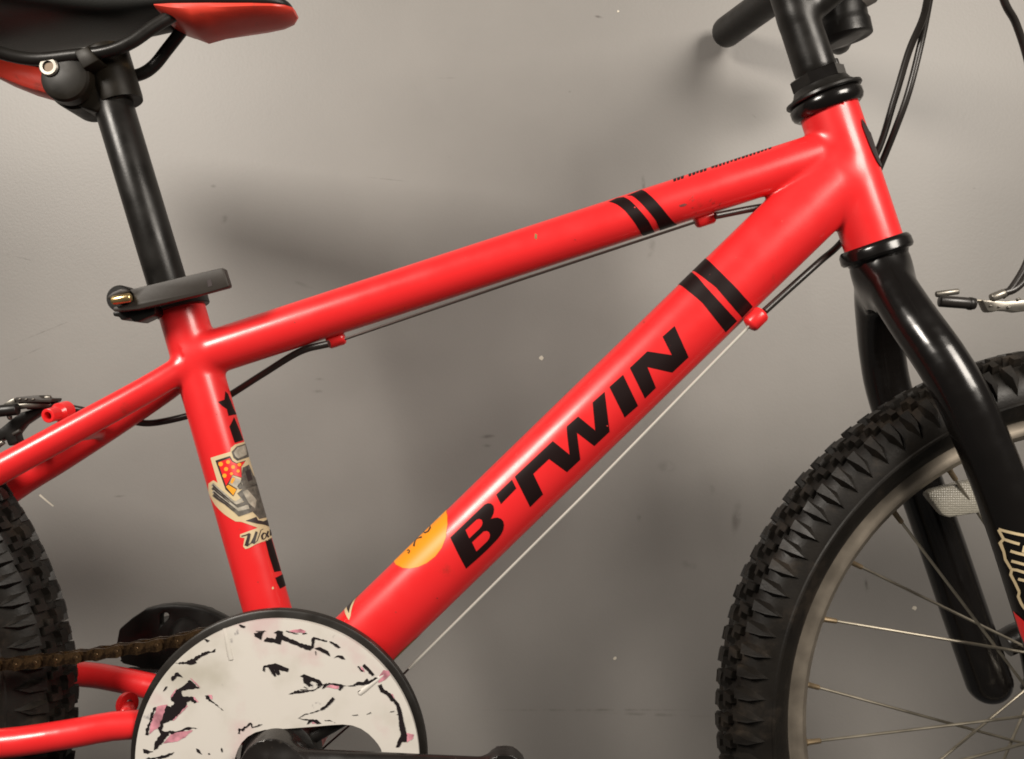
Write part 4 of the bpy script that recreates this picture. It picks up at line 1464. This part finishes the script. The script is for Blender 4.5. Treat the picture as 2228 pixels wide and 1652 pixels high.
ink_and_shade = []
for pl in [
    [(510, 655), (640, 640), (720, 600), (830, 535), (900, 535), (940, 505), (935, 540), (850, 565), (730, 630), (745, 655), (690, 672), (600, 668)],
    [(478, 805), (530, 752), (552, 752), (600, 810), (540, 792), (492, 845)],
    [(378, 962), (420, 900), (442, 895), (405, 945)],
    [(670, 830), (775, 915), (640, 930), (585, 950), (600, 1000), (690, 1000), (745, 1060), (720, 1075), (680, 1040), (640, 1060), (630, 1110), (490, 1250), (395, 1285), (380, 1350), (410, 1365), (480, 1355),
     (420, 1440), (340, 1540), (300, 1560), (310, 1480), (372, 1390), (345, 1340), (430, 1095), (478, 1110), (512, 1070), (475, 1030), (540, 930), (620, 880)],
    [(305, 1112), (328, 1110), (292, 1200), (262, 1300), (238, 1405), (210, 1400), (215, 1350), (252, 1270), (265, 1190)],
    [(185, 1545), (215, 1550), (295, 1570), (230, 1597), (195, 1590)],
    [(460, 1362), (540, 1362), (640, 1320), (765, 1330), (640, 1346), (560, 1370), (480, 1395)],
    [(828, 992), (860, 988), (895, 1040), (1022, 1150), (940, 1092), (840, 1028)],
    [(738, 1538), (775, 1560), (802, 1605), (748, 1578)],
    [(210, 1640), (330, 1630), (480, 1590), (515, 1575), (490, 1605), (400, 1640), (240, 1652)],
    [(1180, 258), (1250, 270), (1240, 292), (1200, 282)], [(820, 408), (880, 418), (850, 440)],
    stroke_poly([(1182, 1388), (1190, 1338), (1215, 1352), (1308, 1278), (1320, 1322), (1425, 1292)], 24, 6),
    [(1002, 1530), (1015, 1560), (1010, 1585), (1000, 1570)], [(862, 1590), (880, 1588), (882, 1604), (866, 1606)],
]:
    ink_and_shade.append(rough_edge(z4(pl), 1.6, 3.6))
for pl in [
    [(40, 342), (150, 325), (125, 370), (115, 415), (50, 378)],
    [(145, 430), (175, 385), (262, 405), (275, 350), (245, 340), (290, 315), (340, 325), (345, 370), (560, 460), (635, 478), (640, 400), (660, 382), (800, 420), (798, 436), (672, 408), (662, 495), (625, 525), (560, 505), (330, 412), (318, 462), (258, 445)],
    [(820, 428), (865, 440), (942, 490), (915, 502), (840, 452)],
    [(670, 500), (720, 488), (810, 530), (832, 585), (760, 548)],
    [(868, 607), (900, 578), (960, 578), (992, 622), (940, 608), (915, 592)],
    [(133, 732), (142, 682), (260, 655), (402, 710), (392, 747), (300, 722), (312, 772), (288, 782), (245, 712), (272, 788), (256, 797), (192, 702), (152, 698), (150, 745)],
    [(518, 790), (560, 768), (720, 828), (758, 880), (700, 900), (712, 870), (640, 838), (618, 860), (655, 888), (612, 904), (560, 862), (552, 805)],
    [(398, 977), (500, 932), (520, 945), (650, 930), (742, 892), (660, 942), (520, 966)],
    [(748, 926), (770, 880), (820, 858), (960, 878), (972, 895), (935, 942), (918, 930), (930, 892), (830, 876), (790, 900)],
    stroke_poly([(968, 886), (1030, 892), (1095, 888)], 7),
    [(1065, 882), (1110, 850), (1180, 850), (1215, 812), (1228, 848), (1300, 800), (1335, 808), (1285, 872), (1160, 884)],
    stroke_poly([(1178, 672), (1225, 720), (1280, 782)], 30),
    [(1112, 690), (1132, 684), (1140, 700), (1180, 735), (1160, 745)],
    stroke_poly([(1345, 878), (1372, 940), (1440, 980), (1490, 1042)], 42, 40),
    stroke_poly([(1485, 1035), (1528, 1080), (1550, 1150), (1565, 1230), (1580, 1320), (1600, 1410)], 26, 62),
    [(1565, 1395), (1632, 1400), (1625, 1470), (1580, 1470), (1548, 1525), (1512, 1528), (1540, 1450)],
    stroke_poly([(868, 1016), (795, 1100), (735, 1138)], 34, 20),
    stroke_poly([(738, 1138), (650, 1168), (560, 1190), (505, 1225), (560, 1240), (625, 1246)], 9, 9),
    [(590, 1292), (618, 1238), (692, 1238), (742, 1280), (700, 1288), (650, 1262)],
    stroke_poly([(775, 1248), (840, 1252), (885, 1275)], 8, 5),
    [(1120, 950), (1150, 932), (1172, 952), (1150, 975), (1125, 968)],  # shadow of the raised rib, painted as a flat black spot
    stroke_poly([(375, 320), (420, 335), (470, 345)], 8, 4), stroke_poly([(545, 352), (590, 345)], 12, 8),
]:
    ink_and_shade.append(rough_edge(z5(pl), 1.0, 3.6))
for (a_, b_) in [((150, 690), (150, 745)), ((205, 712), (232, 770)), ((232, 720), (255, 792)), ((690, 880), (742, 862)), ((700, 905), (752, 885)), ((560, 900), (600, 915)), ((520, 930), (600, 925)),
               ((680, 530), (684, 575)), ((1120, 1190), (1060, 1195)), ((1255, 1165), (1210, 1185)), ((1455, 1160), (1500, 1150)), ((160, 320), (60, 322)), ((450, 345), (500, 350)), ((1225, 845), (1330, 805)),
               ((1380, 935), (1430, 985)), ((1500, 1060), (1535, 1075)), ((1540, 1180), (1520, 1190)), ((755, 880), (800, 860)), ((20, 1320), (110, 1300))]:
    ink_and_shade.append(rough_edge(z5(stroke_poly([a_, ((a_[0] + b_[0]) / 2 + 2, (a_[1] + b_[1]) / 2 + 2), b_], 9, 4)), .4, 4))
art("print_and_shade_mark", ink_and_shade, M_INK_SHADE, 1e-4)
pinks = [z4([(440, 1085), (350, 1330), (300, 1350), (250, 1395), (262, 1300), (335, 1105)]), z4([(395, 1490), (480, 1385), (600, 1362), (705, 1352), (620, 1430), (540, 1470)]), z4([(672, 812), (690, 815), (785, 908), (760, 900)]),
         z4([(510, 945), (540, 915), (520, 960), (480, 1020), (472, 1010)]), z4([(860, 985), (900, 985), (910, 1030), (890, 1030)]), z4([(690, 1005), (720, 1005), (765, 1060), (745, 1060)]), z4([(640, 1090), (650, 1105), (500, 1255), (490, 1240)]),
         z5([(1335, 802), (1385, 725), (1440, 735), (1455, 775), (1400, 830), (1330, 860)]), z5([(1610, 1380), (1700, 1395), (1690, 1440), (1630, 1480)]), z5([(1150, 684), (1180, 720), (1190, 750), (1150, 720)]),
         z5([(640, 1285), (650, 1262), (690, 1285)]), z5([(790, 905), (830, 880), (925, 895), (915, 925), (850, 915)]), z5([(1440, 975), (1480, 975), (1500, 1020), (1480, 1020)]), z5([(400, 320), (520, 300), (580, 325), (560, 345), (440, 335)])]
art("print_and_shade_mark", [rough_edge(p, .8) for p in pinks], M_PINKINK, 2e-5)

# chainring behind the guard: ring with teeth
tp = []
NT = 38
for i in range(NT):
    for (o_, r_) in ((-.3, .0735), (-.12, .0785), (.12, .0785), (.3, .0735)):
        a = 2 * math.pi * (i + o_) / NT
        tp.append((BB[0] + r_ * math.cos(a), BB[2] + r_ * math.sin(a)))
inner = [(BB[0] + .066 * math.cos(2 * math.pi * i / 60), BB[2] + .066 * math.sin(2 * math.pi * i / 60)) for i in range(60)]
b = poly_faces(tp, [inner])
ret = bmesh.ops.extrude_face_region(b, geom=list(b.faces))
evs = set(g for g in ret["geom"] if isinstance(g, bmesh.types.BMVert))
for v in b.verts:
    v.co = Vector((v.co.x, CH_Y + (.0010 if v in evs else -.0010), v.co.y))
chring = bmobj("chainring", b, M_CHAIN, bike, True, 30)
# spider and boss
lathe("chainring_boss", gc + np.array([0, -.052, 0]), (0, 1, 0), [(0, .020), (.002, .0235), (.006, .0245), (.016, .0245), (.018, .020)], M_BLKPLASTIC, chring, 40)
for k_ in range(3):
    a = math.radians(150 + 120 * k_)
    rod("spider_arm", gc + np.array([.015 * math.cos(a), -.044, .015 * math.sin(a)]), gc + np.array([.069 * math.cos(a), -.044, .069 * math.sin(a)]), .0048, M_BLKPLASTIC, chring, 12)

crank_c = gc + np.array([0, -.064, 0])
CR = .1400
crank = implicit([('a', 'cyl', (crank_c + np.array([0, -.004, 0]), crank_c + np.array([0, .012, 0]), .0190, .0205)),
                  ('a', 'cyl', (crank_c, crank_c + np.array([CR, -.004, -.0010]), .0125, .0090, .62, False)),
                  ('a', 'cyl', (crank_c + np.array([CR, -.011, 0]), crank_c + np.array([CR, .004, 0]), .0128, .0128))], k=0.006, cell=0.0017)
cr = implicit_obj("crank_arm", crank['a'], mat("black_crank_paint", (0.012, 0.010, 0.009), 0.28, var=0.3, var_scale=80, rough_var=0.1, dirt=(0.06, 0.05, 0.04), dirt_scale=140, dirt_lo=.6, dirt_hi=.75), bike)
lathe("crank_bolt", crank_c + np.array([0, -.0075, 0]), (0, 1, 0), [(0, .0055), (.0008, .0085), (.0045, .0090), (.005, .0130), (.0065, .0135)], M_BLKPAINT, cr, 6, phase=.2)
far_c = gc + np.array([0, .060, 0])
crank2 = implicit([('a', 'cyl', (far_c + np.array([0, -.02, 0]), far_c + np.array([0, .006, 0]), .0150, .0150)),
                   ('a', 'cyl', (far_c, far_c + np.array([-CR, .006, .010]), .0115, .0090, .62, False))], k=0.006, cell=0.0022)
implicit_obj("crank_arm", crank2['a'], MATS["black_crank_paint"], bike)

# ---------------- far pedal
PY = .078
pedal = prism_obj("pedal", [(252, 1402), (258, 1370), (286, 1346), (314, 1327), (345, 1319), (377, 1316), (410, 1318), (440, 1324), (470, 1336), (500, 1352), (510, 1440), (470, 1470), (400, 1474), (331, 1461), (264, 1445)], PY, PY + .010, M_BLKPLASTIC, bike, .0018,
                  [[(348, 1364), (348, 1339), (358, 1333), (367, 1337), (365, 1348)]])
f2 = [(275, 1410), (280, 1386), (322, 1352), (377, 1340), (430, 1344), (480, 1362), (486, 1430), (400, 1456), (284, 1436)]
prism_obj("pedal_cage", f2, PY + .040, PY + .048, M_BLKPLASTIC, pedal, .0018, [[(305, 1412), (322, 1366), (374, 1354), (372, 1430)], [(395, 1355), (428, 1360), (468, 1378), (468, 1422), (395, 1435)]])
prism_obj("pedal_tread", [(296, 1372), (377, 1352), (430, 1360), (430, 1372), (377, 1364), (300, 1384)], PY + .010, PY + .040, M_BLKPLASTIC, pedal, .001)
prism_obj("pedal_tread", [(260, 1440), (331, 1458), (400, 1470), (400, 1456), (331, 1446), (266, 1428)], PY + .010, PY + .040, M_BLKPLASTIC, pedal, .001)
lathe("pedal_axle", Q(392, 1392, PY - .012), (0, 1, 0), [(0, .006), (.004, .0095), (.012, .0135), (.0135, .0115), (.060, .0095)], M_BLKPLASTIC, pedal, 28)
